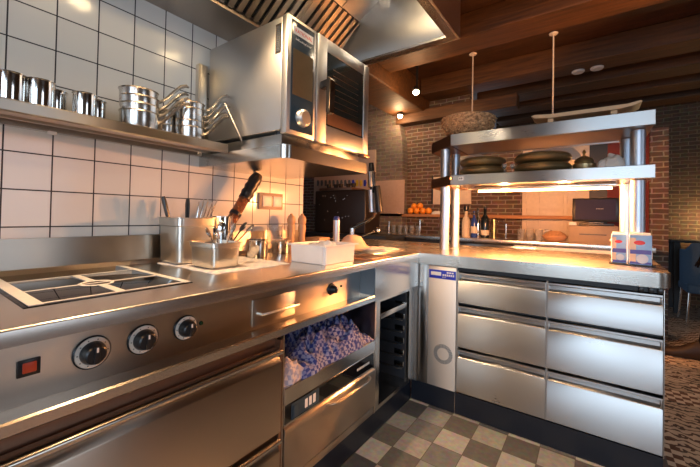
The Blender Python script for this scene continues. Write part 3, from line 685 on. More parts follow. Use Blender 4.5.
bm = BM(); box(bm, .001, .03, .69, .738, 1.4835, 1.905, .002); box(bm, .03, .032, .70, .704, 1.49, 1.90)
br_ = tag(obj('wall_bracket', bm, 'steel_gn'), 'upright beige metal bracket on the tiles beside the combi oven', 'bracket')

def beaker(label, x, y, r, h):
    t = thing('steel_pot', label, 'pot', (x, y, 1.4825), 'steel pots on the wall shelf')
    bm = BM(); lathe(bm, [(0, .001), (r*.97, 0), (r, .004), (r, h-.004), (r+.003, h-.002), (r+.003, h), (r-.002, h), (r-.003, .006), (0, .005)], (x, y, 1.4825), 32); obj('body', bm, 'chrome', t)
    bm = BM(); tube(bm, [(x-r, y+.0, 1.4825+h*.85), (x-r-.018, y, 1.4825+h*.83), (x-r-.02, y, 1.4825+h*.35), (x-r, y, 1.4825+h*.25)], .003, 6); obj('handle', bm, 'chrome', t)
for lab, x, y, r, h in (('tall polished steel pot cut by the left edge of the photo on the wall shelf', .15, .005, .036, .098), ('polished steel pot, second from the left edge on the wall shelf', .15, .075, .037, .098),
        ('steel pot standing in the back, third from the left edge on the wall shelf', .085, .128, .034, .095), ('bright steel pot just left of the first pan stack, nearer the shelf front', .15, .195, .034, .092), ('dark-sided steel pot behind the bright one, left of the first pan stack', .095, .245, .033, .092)):
    beaker(lab, x, y, r, h)

def saucepan(label, group, x, y, z, R, h, ang, L=.17, first=[]):
    t = thing('saucepan', label, 'saucepan', (x, y, z), group)
    bm = BM(); lathe(bm, [(0, 0), (R*.93, 0), (R*.97, .006), (R, h-.004), (R+.004, h), (R+.001, h+.001), (R-.003, h-.002), (R*.94, .008), (0, .006)], (x, y, z), 36); obj('pan_body', bm, 'steel_pan', t)
    d = Vector((math.cos(ang), math.sin(ang), 0)); o = Vector((x, y, z))
    pts = [o+d*(R-.002)+Vector((0, 0, h*.62)), o+d*(R+.015)+Vector((0, 0, h*.72)), o+d*(R+L*.3)+Vector((0, 0, h*.9+.008)), o+d*(R+L*.5)+Vector((0, 0, h+.032)), o+d*(R+L*.72)+Vector((0, 0, h+.060)), o+d*(R+L*.9)+Vector((0, 0, h+.070)), o+d*(R+L)+Vector((0, 0, h+.066))]
    bm = BM(); tube(bm, pts, .009, 8, .6, [.013, .011, .010, .012, .013, .012, .006]); obj('handle', bm, 'steel_pan', t)
    return t
ordn = ['bottom', 'second from bottom', 'third from bottom', 'fourth from bottom', 'fifth from bottom', 'topmost']
def stack(n, x, y, R, h, dz, angs, where, grp, z0=1.4825, L=.17):
    for k in range(n):
        nm = 'topmost' if k == n-1 else ordn[k]
        saucepan('steel saucepan, %s in the %s' % (nm, where), grp, x+random.uniform(-.003, .003), y+random.uniform(-.003, .003), z0+dz*k, R, h, angs[k], L)
random.seed(5)
stack(4, .145, .375, .067, .072, .029, [1.15, 1.3, 1.45, 1.35], 'left stack of four, wall shelf', 'saucepans of the left stack', L=.12)
stack(3, .075, .505, .050, .060, .032, [1.45, 1.6, 1.3], 'middle stack against the tiles', 'saucepans of the middle stack', L=.11)
stack(5, .150, .585, .058, .058, .027, [.95, 1.25, 1.05, 1.35, 1.2], 'right stack of five near the oven', 'saucepans of the right stack', L=.11)
a, b_ = Vector((.14, .70, 1.4835)), Vector((.17, .715, 1.66))
a = Vector((.24, .705, 1.4865)); b_ = Vector((.16, .64, 1.68))
# long skewer leaning on pan handles
bm = BM(); cyl(bm, at(243, 141.5, .733)+Vector((0, -.006, 0)), at(224.5, 103, .69), .0028, seg=8); tag(obj('steel_skewer', bm, 'chrome'), 'thin steel rod leaning against the pan handles beside the oven', 'skewer')

# ------------------------------------------------------------------ oven shelf and combi oven
t = thing('oven_shelf', 'deep steel wall shelf with rounded corner under the combi oven', 'shelf', (.3, 1.02, 1.39))
z0, z1 = 1.391, 1.447
pts = [(.001, .72)] + arc((.58, .76), .04, -PI/2, 0, 6) + [(.62, 1.326), (.001, 1.326)]
bm = BM(); prism(bm, pts, 'z', z0, z1); obj('shelf_plate', bm, 'steel_lip', t)
bm = BM(); box(bm, .05, .565, .75, 1.33, 1.4475, 1.499, .003); tag(obj('oven_plinth', bm, 'steel_front_x'), 'low dark steel stand between wall shelf and combi oven', 'stand')
t = thing('combi_oven', 'compact steel combi oven with glass door and tall control display on the wall shelf', 'oven', (.32, 1.04, 1.50))
bm = BM(); box(bm, .035, .565, .742, 1.355, 1.515, 1.992, .004); obj('body', bm, 'steel_oven', t)
bm = BM()
for x in (.08, .52):
    for y in (.78, 1.31): cyl(bm, (x, y, 1.4995), (x, y, 1.5148), .018)
obj('foot', bm, 'black_plastic', t)
bm = BM(); box(bm, .5655, .6, .740, .918, 1.497, 1.995, .004); cp = obj('control_panel', bm, 'steel_oven', t)
bm = BM(); box(bm, .6, .6025, .762, .902, 1.515, 1.980, .001); gl = obj('display_glass', bm, 'display_glass', cp)
bm = BM(); box(bm, .6025, .6032, .770, .895, 1.665, 1.86); obj('display_screen', bm, 'display_bronze', cp)  # bronze tone paints the warm light on the display
bm = BM(); lathe(bm, [(0, .026), (.028, .025), (.036, .018), (.040, 0)], (.6026, .832, 1.577), 28, Matrix.Rotation(PI/2, 4, 'Y')); obj('dial', bm, 'steel_bright', cp)
bm = BM(); box(bm, .6025, .603, .772, .893, 1.921, 1.956); obj('logo_plate', bm, 'paper_white', cp)
text('logo_text', 'RATIONAL', .0215, 'logo_red', cp, (.6032, .832, 1.938), (0, 1, 0), (0, 0, 1), align='CENTER')
text('model_text', 'SelfCookingCenter', .0125, 'paper_white', cp, (.6027, .832, 1.903), (0, 1, 0), (0, 0, 1), align='CENTER')
bm = BM(); box(bm, .526, .560, .7408, .742, 1.84, 1.965)
obj('side_label', bm, 'steel_lip', t)
bm = BM()
for i in range(12): box(bm, .532, .554, .7403, .7408, 1.85+i*.009, 1.854+i*.009)
obj('side_label_mark', bm, 'ring_grey', t)
bm = BM(); X0, X1 = .5665, .603; Y0, Y1, Z0, Z1 = .925, 1.362, 1.497, 1.995
wy0, wy1, wz0, wz1 = .995, 1.312, 1.585, 1.935
box(bm, X0, X1, Y0, wy0, Z0, Z1, .003); box(bm, X0, X1, wy1, Y1, Z0, Z1, .003); box(bm, X0, X1, wy0, wy1, Z0, wz0, .003); box(bm, X0, X1, wy0, wy1, wz1, Z1, .003)
dd = obj('door', bm, 'steel_oven', t)
bm = BM(); box(bm, X0+.012, X1-.004, wy0, wy1, wz0, wz1); obj('door_glass', bm, 'oven_glass', dd)
bm = BM(); box(bm, X1-.004, X1-.003, wy0+.012, wy1-.012, wz0+.008, wz0+.07)
for i in range(7): box(bm, X1-.004, X1-.0034, wy0+.05, wy1-.05, wz0+.10+i*.03, wz0+.103+i*.03)
obj('door_grille', bm, 'steel_dark', dd)
bm = BM(); prism(bm, [(X1, 1.775), (X1+.050, 1.781), (X1+.060, 1.770), (X1+.056, 1.625), (X1+.046, 1.617), (X1+.036, 1.627), (X1+.036, 1.745), (X1, 1.741)], 'y', .944, .976, .003); hd = obj('handle', bm, 'black_plastic', dd)
bm = BM(); prism(bm, [(X1+.040, 1.783), (X1+.052, 1.7845), (X1+.0635, 1.771), (X1+.0595, 1.625), (X1+.0565, 1.625), (X1+.0605, 1.770), (X1+.051, 1.7815), (X1+.040, 1.7805)], 'y', .942, .978); obj('handle_trim', bm, 'chrome', hd)
bm = BM(); box(bm, .30, .38, .80, .86, 1.993, 2.015, .004); obj('vent_cap', bm, 'white_plastic', t)
bm = BM(); box(bm, .585, .625, 1.29, 1.345, 1.480, 1.496, .002); obj('drain_clip', bm, 'steel_dark', t)

# ------------------------------------------------------------------ extractor hood
HX, HY, HZ = 1.055, 1.533, 2.10
t = thing('extractor_hood', 'large steel extractor hood with slanted baffle filters above the range', 'extractor hood', (.5, 0, 2.1))
bm = BM()
box(bm, HX-.012, HX, -1.5, HY, HZ, 2.62); box(bm, 0.001, HX-.012, HY-.012, HY, HZ, 2.62); box(bm, .001, HX, -1.5, HY, 2.6201, 2.64)
obj('canopy', bm, 'steel_hood', t)
bm = BM(); box(bm, HX-.055, HX-.0121, -1.5, HY-.056, HZ, HZ+.012); box(bm, .06, HX-.0121, HY-.055, HY-.0121, HZ, HZ+.012); obj('rim', bm, 'steel_lip', t)
bm = BM(); prism(bm, [(.001, HZ), (.05, HZ), (.24, HZ+.005), (.24, HZ+.02), (.001, HZ+.06)], 'y', -1.5, HY-.056); obj('back_channel', bm, 'steel_baffle', t)
LA, LB = (.24, HZ+.03), (.66, HZ+.33)
bm = BM(); LM = (.49, HZ+.03+.25*.30/.42)
for ya, yb in ((-1.5, .96), (.964, 1.24), (1.244, 1.475)):
    prism(bm, [(LM[0]+.004, LM[1]+.003), LB, (LB[0]-.01, LB[1]+.02), (LM[0]-.006, LM[1]+.022)], 'y', ya, yb)
prism(bm, [LA, LM, (LM[0]-.01, LM[1]+.02), (LA[0]-.01, LA[1]+.02)], 'y', 1.415, 1.475)
prism(bm, [LB, (LB[0]+.005, LB[1]+.02), (.93, HZ+.35), (HX-.02, HZ+.013), (HX-.06, HZ+.013), (.90, HZ+.31)], 'y', -1.5, HY-.013)
prism(bm, [(HY-.013, HZ+.013), (HY-.055, HZ+.013), (HY-.12, HZ+.22), (HY-.10, HZ+.35), (HY-.013, HZ+.35)], 'x', .24, HX-.02)
obj('inner_panel', bm, 'steel_hood', t)
# baffle filters
dx, dz = LB[0]-LA[0], LB[1]-LA[1]; L_ = math.hypot(dx, dz); ux, uz = dx/L_, dz/L_; nx, nz = uz, -ux
y = -1.48; cells = 0
while y < 1.36:
    bm = BM()
    y1 = min(y+.42, 1.413)
    q = y+.01
    def slab(ya, yb, o0, o1):
        prism(bm, [(LA[0]+nx*o0, LA[1]+nz*o0), (LM[0]+nx*o0, LM[1]+nz*o0), (LM[0]+nx*o1, LM[1]+nz*o1), (LA[0]+nx*o1, LA[1]+nz*o1)], 'y', ya, yb)
    while q < y1-.02:
        slab(q, q+.028, .004, .012); q += .048
    slab(y, y+.012, -.012, .014); slab(y1-.012, y1, -.012, .014)
    f_ = obj('baffle_filter', bm, 'steel_baffle', t, smooth=False)
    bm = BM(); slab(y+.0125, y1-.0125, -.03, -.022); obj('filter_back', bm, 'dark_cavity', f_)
    y = y1 + .003
bm = BM(); lathe(bm, [(0, 0), (.05, 0), (.055, .01), (.05, .02), (0, .02)], (.93, 1.0, HZ+.19), 20); obj('lamp', bm, 'lamp_glow', t)
light('hood_lamp_light', 'SPOT', (.93, 1.0, HZ+.17), 6, (1, .82, .6), size=.04, spot=3.0, target=(.93, 1.4, 2.0))
light('hood_lamp_light', 'SPOT', (.53, .35, HZ+.12), 44, (1, .66, .36), size=.03, spot=1.55, target=(1.0, .85, 0))
bm = BM(); lathe(bm, [(0, 0), (.05, 0), (.055, .01), (.05, .02), (0, .02)], (.53, .35, HZ+.14), 20); obj('lamp', bm, 'lamp_glow', t)

# ------------------------------------------------------------------ socket
t = thing('wall_socket', 'beige double wall switch plate on the tiles above the worktop', 'switch', (0, 1.19, 1.19))
bm = BM(); box(bm, .0005, .014, 1.098, 1.288, 1.190, 1.290, .004); obj('plate', bm, 'socket_beige', t)
for y0 in (1.122, 1.205):
    bm = BM(); box(bm, .014, .019, y0, y0+.068, 1.208, 1.272, .002); obj('rocker', bm, 'white_plastic', t)

# ------------------------------------------------------------------ things on the left worktop
cloth('tea_towel', 'off-white checked tea towel spread under the steel utensil containers', 'towel', .06, .50, .50, .88, ZC+.0005, .006, 'pale_cloth', 2, .8, 40, 34, 8, edge=.03)
ZT = ZC+.010
def gn(name, label, x0, x1, y0, y1, h, r=.025):
    t = thing(name, label, 'container', ((x0+x1)/2, (y0+y1)/2, ZT))
    def loop(i, z, rr):
        P = []
        for (cx, cy, a) in ((x1-i-rr, y1-i-rr, 0), (x0+i+rr, y1-i-rr, PI/2), (x0+i+rr, y0+i+rr, PI), (x1-i-rr, y0+i+rr, 3*PI/2)):
            P += [(cx+rr*math.cos(a+k*PI/8), cy+rr*math.sin(a+k*PI/8), z) for k in range(5)]
        return P
    bm = BM(); seq = [(.012, ZT, r), (.008, ZT+.006, r), (.004, ZT+h*.80, r), (.0, ZT+h*.82, r), (0, ZT+h-.004, r), (-.006, ZT+h-.002, r), (-.006, ZT+h, r), (.002, ZT+h, r), (.006, ZT+h*.8, r), (.014, ZT+.01, r)]
    prev = None; fs = []
    for i, z, rr in seq:
        ring = [bm.verts.new(p) for p in loop(i, z, rr)]
        if prev:
            for k in range(20): fs.append(bm.faces.new((prev[k], prev[(k+1) % 20], ring[(k+1) % 20], ring[k])))
        else: fs.append(bm.faces.new(ring[::-1]))
        prev = ring
    fs.append(bm.faces.new(prev)); bmesh.ops.recalc_face_normals(bm, faces=fs)
    obj('pan_body', bm, 'steel_gn', t)
    return t
gn('gastronorm_container', 'tall steel gastronorm container holding tongs and black-handled tools', .050, .235, .500, .680, .195)
gn('gastronorm_container', 'small low steel container full of spoons at the front of the towel', .275, .455, .520, .655, .10, .02)
t = thing('steel_canister', 'round steel canister behind the utensil containers', 'canister', (.12, .79, ZT))
bm = BM(); lathe(bm, [(0, 0), (.055, 0), (.058, .004), (.058, .196), (.061, .198), (.061, .201), (.055, .201), (.053, .01), (0, .01)], (.12, .775, ZT), 32); obj('body', bm, 'chrome', t)
# tools standing in the tall container
def tool(label, cat, name, base, top, w_, mat, hmat=None, group=None):
    t = thing(name, label, cat, base, group); base, top = Vector(base), Vector(top); d = (top-base)
    if hmat:
        bm = BM(); tube(bm, [base, base+d*.62], .0035, 8); obj('shaft', bm, mat, t)
        bm = BM(); tube(bm, [base+d*.58, base+d*.75, base+d*.9, top], w_, 10, .55, [w_*.8, w_, w_*1.1, w_*.8]); obj('handle', bm, hmat, t)
    else:
        bm = BM(); tube(bm, [base, base+d*.5, base+d*.8, top], w_, 8, .4, [w_, w_, w_*1.3, w_*.7]); obj('shaft', bm, mat, t)
tool('black-handled spatula leaning left out of the tall container', 'spatula', 'spatula', (.12, .56, ZT+.02), (.10, .50, ZT+.285), .017, 'chrome', 'black_plastic')
tool('black-handled knife standing upright near the middle of the tall container', 'knife', 'kitchen_knife', (.12, .60, ZT+.02), (.12, .600, ZT+.28), .014, 'chrome', 'black_plastic')
for i in range(6):
    q = i*.010
    tool(['outermost left', 'second', 'third', 'fourth', 'fifth', 'outermost right'][i] + ' of the six bright metal tools fanned out of the tall container', 'tongs', 'kitchen_tongs', (.12+.012*(i % 2), .615+q*.35, ZT+.02), (.12+.015*(i % 3), .655+q*1.5, ZT+.27+.012*(i % 2)), .006, 'chrome', group='metal tools in the tall container')
# spoons in the small container
random.seed(11)
for i, (dx_, dy_, h, mt_, lb) in enumerate(((-.03, -.03, .05, 'chrome', 'leftmost short spoon'), (-.01, -.01, .055, 'chrome', 'second short spoon'), (.0, .01, .085, 'chrome', 'tall thin spoon in the middle'), (.02, .05, .075, 'chrome', 'wide spoon leaning right'), (.01, .11, .085, 'black_plastic', 'black-handled brush leaning right'), (.03, .13, .075, 'chrome', 'long spoon handle reaching furthest right'))):
    b0 = Vector((.385, .60, ZT+.03)); tp = Vector((.37+dx_, .60+dy_, ZT+.10+h*.7))
    t = thing('spoon', lb + ' in the small steel container', 'spoon', b0, 'spoons in the small container')
    bm = BM(); tube(bm, [b0, b0.lerp(tp, .7), tp], .004, 8, .5, [.003, .004, .006]); obj('handle', bm, mt_, t)
    bm = BM(); M = (tp-b0).to_track_quat('Z', 'Y').to_matrix().to_4x4() @ Matrix.Diagonal((1, .35, 1.5, 1)); bmesh.ops.create_uvsphere(bm, u_segments=14, v_segments=8, radius=.017, matrix=Matrix.Translation(tp) @ M); obj('bowl', bm, mt_, t)
# black hand tool leaning in the canister
a, b_ = Vector((.12, .738, ZT+.03)), atx(258, 175, .12)
d = b_-a
t = thing('pepper_grinder', 'long dark grinder with black ribbed cap leaning out of the round canister', 'grinder', a)
bm = BM(); tube(bm, [a, a+d*.4, a+d*.72], .020, 16, 1, [.016, .028, .028]); obj('body', bm, 'brown_clear', t)
bm = BM(); tube(bm, [a+d*.44, a+d*.48], .031, 16); tube(bm, [a+d*.66, a+d*.70], .032, 16); obj('collar', bm, 'black_plastic', t)
bm = BM(); tube(bm, [a+d*f for f in (.70, .74, .78, .82, .86, .90, .94, 1.0)], .03, 16, 1, [.030, .036, .030, .036, .031, .036, .034, .026]); obj('cap', bm, 'black_plastic', t)
# two small pots and mills at the back
def smallpot(label, px, py, x, r, h, lid, name='cooking_pot', mat='chrome'):
    p = atx(px, py, x); t = thing(name, label, 'pot', (x, p.y, ZC+.0005))
    bm = BM(); lathe(bm, [(0, 0), (r, 0), (r+.002, .004), (r+.002, h-.003), (r+.005, h), (r-.001, h), (r-.002, .006), (0, .006)], (x, p.y, ZC+.0005), 32); obj('body', bm, mat, t)
    if lid:
        bm = BM(); lathe(bm, [(r+.004, h), (r*.9, h+.006), (.02, h+.012), (.008, h+.014), (.006, h+.024), (.011, h+.030), (0, h+.032)], (x, p.y, ZC+.0005), 24); obj('lid', bm, mat, t)
    bm = BM(); tube(bm, [(x+r*.7, p.y+r*.7, ZC+h*.8), (x+r*.7+.05, p.y+r*.7+.05, ZC+h*.9), (x+r*.7+.09, p.y+r*.7+.09, ZC+h*.95)], .005, 8, .5); obj('handle', bm, mat, t)
smallpot('small polished steel pot standing on the worktop right of the round canister', 257, 246, .20, .052, .092, False)
smallpot('small steel pot with lid behind the white tub', 281, 242, .14, .050, .075, True)
p = atx(300, 222, .10)
def mill(label, x, y, z, h):
    t = thing('pepper_mill', label, 'pepper mill', (x, y, z), 'wooden mills')
    bm = BM(); lathe(bm, [(0, 0), (.028, 0), (.030, .012), (.024, .04), (.019, h*.42), (.025, h*.60), (.022, h*.70)], (x, y, z), 24); obj('body', bm, 'mill_wood', t)
    bm = BM(); lathe(bm, [(.021, h*.705), (.026, h*.76), (.027, h*.84), (.020, h*.92), (.010, h*.95), (.009, h*.98), (0, h)], (x, y, z), 24); obj('head', bm, 'mill_wood', t)
mill('left wooden pepper mill of the pair at the end of the tiles', .09, 1.29, ZC+.0005, .235)
mill('right wooden pepper mill of the pair at the end of the tiles', .13, 1.345, ZC+.0005, .235)
p = atx(283, 228, .06); bm = BM(); lathe(bm, [(0, .0), (.045, 0), (.046, .16), (.044, .16), (.043, .004), (0, .004)], (.085, 1.16, ZC+.0005), 28); tag(obj('glass_jar', bm, 'clear_glass'), 'clear cylinder jar standing against the tiles left of the mills', 'jar')
# wooden block at wall end
bm = BM(); box(bm, .02, .14, 1.50, 1.62, ZC+.0005, ZC+.075, .003); tag(obj('wooden_block', bm, 'wood_light'), 'plain brown wooden block at the end of the tiled wall', 'block')
# white tub
t = thing('plastic_tub', 'white plastic tub filled with white food near the worktop edge', 'tub', (.53, 1.07, ZC))
x0, x1, y0, y1 = .425, .66, .935, 1.195; h = .088
bm = BM()
def rloop(i, z): return [(x0+i, y0+i, z), (x1-i, y0+i, z), (x1-i, y1-i, z), (x0+i, y1-i, z)]
prev = None; fs = []
for i, z in ((.012, 0), (.009, .003), (.006, h-.008), (-.004, h-.006), (-.004, h), (.006, h), (.02, .004)):
    ring = [bm.verts.new((a, b, ZC+.0005+c)) for a, b, c in rloop(i, z)]
    if prev:
        for k in range(4): fs.append(bm.faces.new((prev[k], prev[(k+1) % 4], ring[(k+1) % 4], ring[k])))
    else: fs.append(bm.faces.new(ring[::-1]))
    prev = ring
fs.append(bm.faces.new(prev)); bmesh.ops.recalc_face_normals(bm, faces=fs)
bmesh.ops.bevel(bm, geom=[e for e in bm.edges if abs(e.verts[0].co.z-e.verts[1].co.z) > .01], offset=.012, segments=3, affect='EDGES')
obj('tub_body', bm, 'tub_plastic', t)
cloth('tub_filling', 'lumpy white food heaped inside the plastic tub', 'food', x0+.02, x1-.02, y0+.02, y1-.02, ZC+.008, .086, 'tub_plastic', 5, .3, 24, 24, 14)['kind'] = 'stuff'
# steel tube with blue cap
t = thing('steel_flask', 'slim steel cylinder with dark blue cap standing behind the white tub', 'flask', (.22, 1.62, ZC))
p = atx(336.5, 226, .25); t.location = (.25, p.y, ZC); t['_o'] = [.25, p.y, ZC]
bm = BM(); lathe(bm, [(0, 0), (.021, 0), (.022, .004), (.022, .195), (0, .195)], (.25, p.y, ZC+.0005), 20); obj('body', bm, 'steel_post', t)
bm = BM(); lathe(bm, [(.022, .1955), (.021, .208), (.015, .220), (0, .222)], (.25, p.y, ZC+.0005), 20); obj('cap', bm, 'blue_cap', t)
# heap of dough on a board
q0, q1 = atz(343, 250, ZC), atz(372, 250, ZC)
t = thing('oven_tray', 'flat pale tray with folded paper lying in the inner corner of the worktop', 'tray', (.42, 1.5, ZC))
bm = BM(); box(bm, .12, .60, 1.44, 1.86, ZC+.0005, ZC+.008, .003); obj('plate', bm, 'steel_gn', t)
bm = BM()
c0 = Vector((.27, 1.70, ZC+.009)); M_ = []
lathe(bm, [(0, .088), (.03, .086), (.055, .068), (.075, .040), (.10, .018), (.125, .005), (.13, .0), (0, .0)], c0, 30)
for v in bm.verts:
    if v.co.z > ZC+.02: v.co += Vector((1, 1, 1))*noise.noise(v.co*18)*.010
tag(obj('dough_mound', bm, 'dough'), 'rounded beige mound of dough on the flat tray', 'dough')
cloth('paper_sheet', 'crumpled pale paper lying on the tray beside the dough mound', 'paper', .40, .585, 1.60, 1.82, ZC+.0085, .012, 'white_cloth', 8, .9, 20, 20, 9, edge=.1)
bm = BM(); box(bm, .56, .72, 1.225, 1.42, ZC+.0005, ZC+.010, .002); tag(obj('cutting_board', bm, 'steel_dark'), 'thin dark plate lying on the worktop edge right of the white tub', 'plate')

# mixing tap with black head in the corner
t = thing('kitchen_tap', 'tall black and chrome tap with bent spout behind the dough mound', 'tap', (.0, 2.2, ZC))
yt = 2.15
def T(px, py): q = at(px, py, yt); return Vector((q.x, yt, q.z))
b0 = T(352, 246); b0.z = ZC+.0005
t.location = b0; t['_o'] = list(b0)
bm = BM(); lathe(bm, [(0, 0), (.035, 0), (.035, .01), (.024, .015), (.022, T(352, 228).z-ZC), (0, T(352, 226).z-ZC)], b0, 20); obj('base', bm, 'chrome', t)
bm = BM(); tube(bm, [T(351, 230), T(358, 225), T(367, 221), T(373, 217), T(377, 211), T(378, 203), T(378, 194)], .013, 10); obj('spout', bm, 'chrome', t)
bm = BM(); cyl(bm, T(372, 212), T(371, 190), .026); obj('valve', bm, 'steel_post', t)
bm = BM(); cyl(bm, T(379.5, 212), T(377, 186), .030, .026); cyl(bm, T(372, 193), T(372, 187), .020); obj('valve_sleeve', bm, 'black_plastic', t)
bm = BM(); cyl(bm, T(372.3, 187), T(371.5, 172), .034); obj('head', bm, 'chrome', t)
bm = BM(); cyl(bm, T(371.5, 172), T(371.2, 163), .026, .02); obj('cap', bm, 'black_plastic', t)
bm = BM(); tube(bm, [T(352, 240), T(362, 236), T(374, 231)], .009, 8); bmesh.ops.create_uvsphere(bm, u_segments=14, v_segments=8, radius=.022, matrix=Matrix.Translation(T(378, 230))); obj('lever', bm, 'chrome', t)

# cloths in the niche
cloth('checked_cloth', 'large crumpled heap of blue and white checked cloths in the niche', 'cloth', .26, .708, .76, 1.298, .5165, .125, 'check_cloth', 4, .55, 60, 60, 11, edge=.20)
cloth('checked_cloth', 'small pale blue checked cloth folded at the left end of the niche', 'cloth', .50, .7, .669, .79, .5165, .085, 'pale_check', 6, .6, 30, 24, 9, edge=.25)
# ------------------------------------------------------------------ back bar
t = thing('back_bar', 'long low steel back counter against the brick wall behind the island', 'counter', (.5, 4.0, 0))
bm = BM(); box(bm, -1.2, 2.08, 3.70, 4.135, .89, .934, .003); obj('top', bm, 'steel_top_x', t)
bm = BM(); box(bm, -1.18, .95, 3.74, 4.13, 0.001, .889); obj('cabinet', bm, 'black_matt', t)
bm = BM(); box(bm, .951, 2.06, 3.73, 4.13, 0.001, .889); obj('cabinet', bm, 'white_glaze', t)
bm = BM(); box(bm, .25, 1.16, 3.705, 3.7395, .80, .872, .002); obj('drawer', bm, 'steel_front_x', t)
B = .9345; LZ = 1.2055
def lob(name, label, cat, px, Y, prof, mat, z=B, group=None, seg=18, extra=None):
    q = at(px, 225, Y); t = None
    if extra:
        t = thing(name, label, cat, (q.x, Y, z), group)
        bm = BM(); lathe(bm, prof, (q.x, Y, z), seg); obj('body', bm, mat, t)
        for nm, pr, m_ in extra:
            bm = BM(); lathe(bm, pr, (q.x, Y, z), seg); obj(nm, bm, m_, t)
        return t
    bm = BM(); lathe(bm, prof, (q.x, Y, z), seg)
    return tag(obj(name, bm, mat), label, cat, group)
bot = [(0, 0), (.036, 0), (.038, .01), (.038, .16), (.030, .19), (.014, .22), (.013, .285), (0, .285)]
cap = [('cap', [(.0145, .27), (.0145, .292), (0, .293)], 'black_plastic'), ('paper_label', [(.0385, .05), (.0385, .13)], 'label_cream')]
lob('bottle', 'bottle with cream label on the back bar right beside the left post', 'bottle', 466, 3.95, [(a*1.3, b*1.15) for a, b in bot], 'label_cream', group='bottles on the back bar', extra=[('cap', [(.019, .31), (.034, .33), (.034, .37), (0, .372)], 'black_plastic')])
lob('bottle', 'dark blue bottle between the cream bottle and the black bottle', 'bottle', 474, 3.9, [(a, b*1.1) for a, b in bot], 'bottle_blue', group='bottles on the back bar', extra=cap)
lob('bottle', 'silver-necked bottle behind the dark blue bottle', 'bottle', 478, 4.05, [(a, b*1.2) for a, b in bot], 'chrome', group='bottles on the back bar', extra=[('cap', [(.0145, .32), (.016, .35), (0, .352)], 'black_plastic')])
lob('bottle', 'black wine bottle with small cream label right of the blue bottle', 'bottle', 485, 3.95, [(a*1.25, b*1.25) for a, b in bot], 'bottle_dark', group='bottles on the back bar', extra=[('cap', [(.018, .34), (.018, .368), (0, .37)], 'black_plastic'), ('paper_label', [(.048, .03), (.048, .09)], 'label_cream')])
lob('steel_cylinder', 'upright shiny steel cylinder on the back bar right of the bottles', 'canister', 494, 3.9, [(0, 0), (.026, 0), (.026, .215), (0, .22)], 'brass')
q = at(506, 225, 4.0); bm = BM(); cyl(bm, (q.x, 4.0, B), (q.x, 4.0, B+.17), .008); tube(bm, [(q.x, 4.0, B+.16), (q.x-.03, 3.97, B+.20), (q.x-.10, 3.92, B+.19), (q.x-.14, 3.9, B+.13)], .007, 8)
tag(obj('bar_tap', bm, 'chrome'), 'curved chrome tap on the back bar beside the steel cylinder', 'tap')
gl = [(0, 0), (.030, 0), (.032, .004), (.036, .12), (.034, .12), (.030, .008), (0, .008)]
q = at(521, 225, 3.85)
base = obj('drinking_glass', (lambda b: (lathe(b, gl, (0, 0, 0), 18), b)[1])(BM()), 'clear_glass'); tag(base, 'clear glass on the back bar just right of the curved tap', 'glass', 'glasses on the back bar'); base.location = (q.x, 3.85, B)
for px, Y, lb in ((530, 3.95, 'clear glass second from the curved tap on the back bar'), (539, 3.85, 'clear glass third from the curved tap on the back bar'), (548, 3.95, 'clear glass left of the bowl of nuts, nearest to it')):
    q = at(px, 225, Y); dup(base, (q.x, Y, B), 0, lb)
for i, px in enumerate((394, 400, 406, 412, 418)):
    q = at(px, 225, 3.95); dup(base, (q.x, 3.95, B), 0, '%s of the row of five under the ledge with oranges' % ['first glass from the left', 'second glass from the left', 'middle glass', 'fourth glass from the left', 'last glass on the right'][i], 'row of glasses under the ledge', .95)
q = at(389, 225, 3.9); bm = BM(); cyl(bm, (q.x, 3.9, B), (q.x, 3.9, B+.10), .013); cyl(bm, (q.x, 3.9, B+.1), (q.x, 3.9, B+.16), .006); tag(obj('shaker', bm, 'chrome'), 'thin steel bar tool standing left of the five glasses', 'bar tool')
q = at(420, 225, 3.85); bm = BM(); cyl(bm, (q.x, 3.85, B), (q.x, 3.85, B+.2), .010); tube(bm, [(q.x, 3.85, B+.19), (q.x+.05, 3.80, B+.2), (q.x+.07, 3.78, B+.17)], .008, 8); tag(obj('bar_tap', bm, 'chrome'), 'upright chrome tap at the right end of the five glasses', 'tap')
# bowl of nuts
q = at(555, 225, 3.85); t = thing('snack_bowl', 'round bowl heaped with brown nuts left of the till', 'bowl', (q.x, 3.85, B))
bm = BM(); lathe(bm, [(0, 0), (.05, 0), (.09, .02), (.115, .05), (.117, .06), (.11, .058), (0, .03)], (q.x, 3.85, B), 26); obj('bowl_body', bm, 'terracotta', t)
bm = BM(); lathe(bm, [(0, .115), (.05, .108), (.09, .085), (.108, .055), (0, .04)], (q.x, 3.85, B), 26)
for v in bm.verts: v.co.z += noise.noise(v.co*40)*.008
o = obj('nuts', bm, 'nuts', t); o['kind'] = 'stuff'
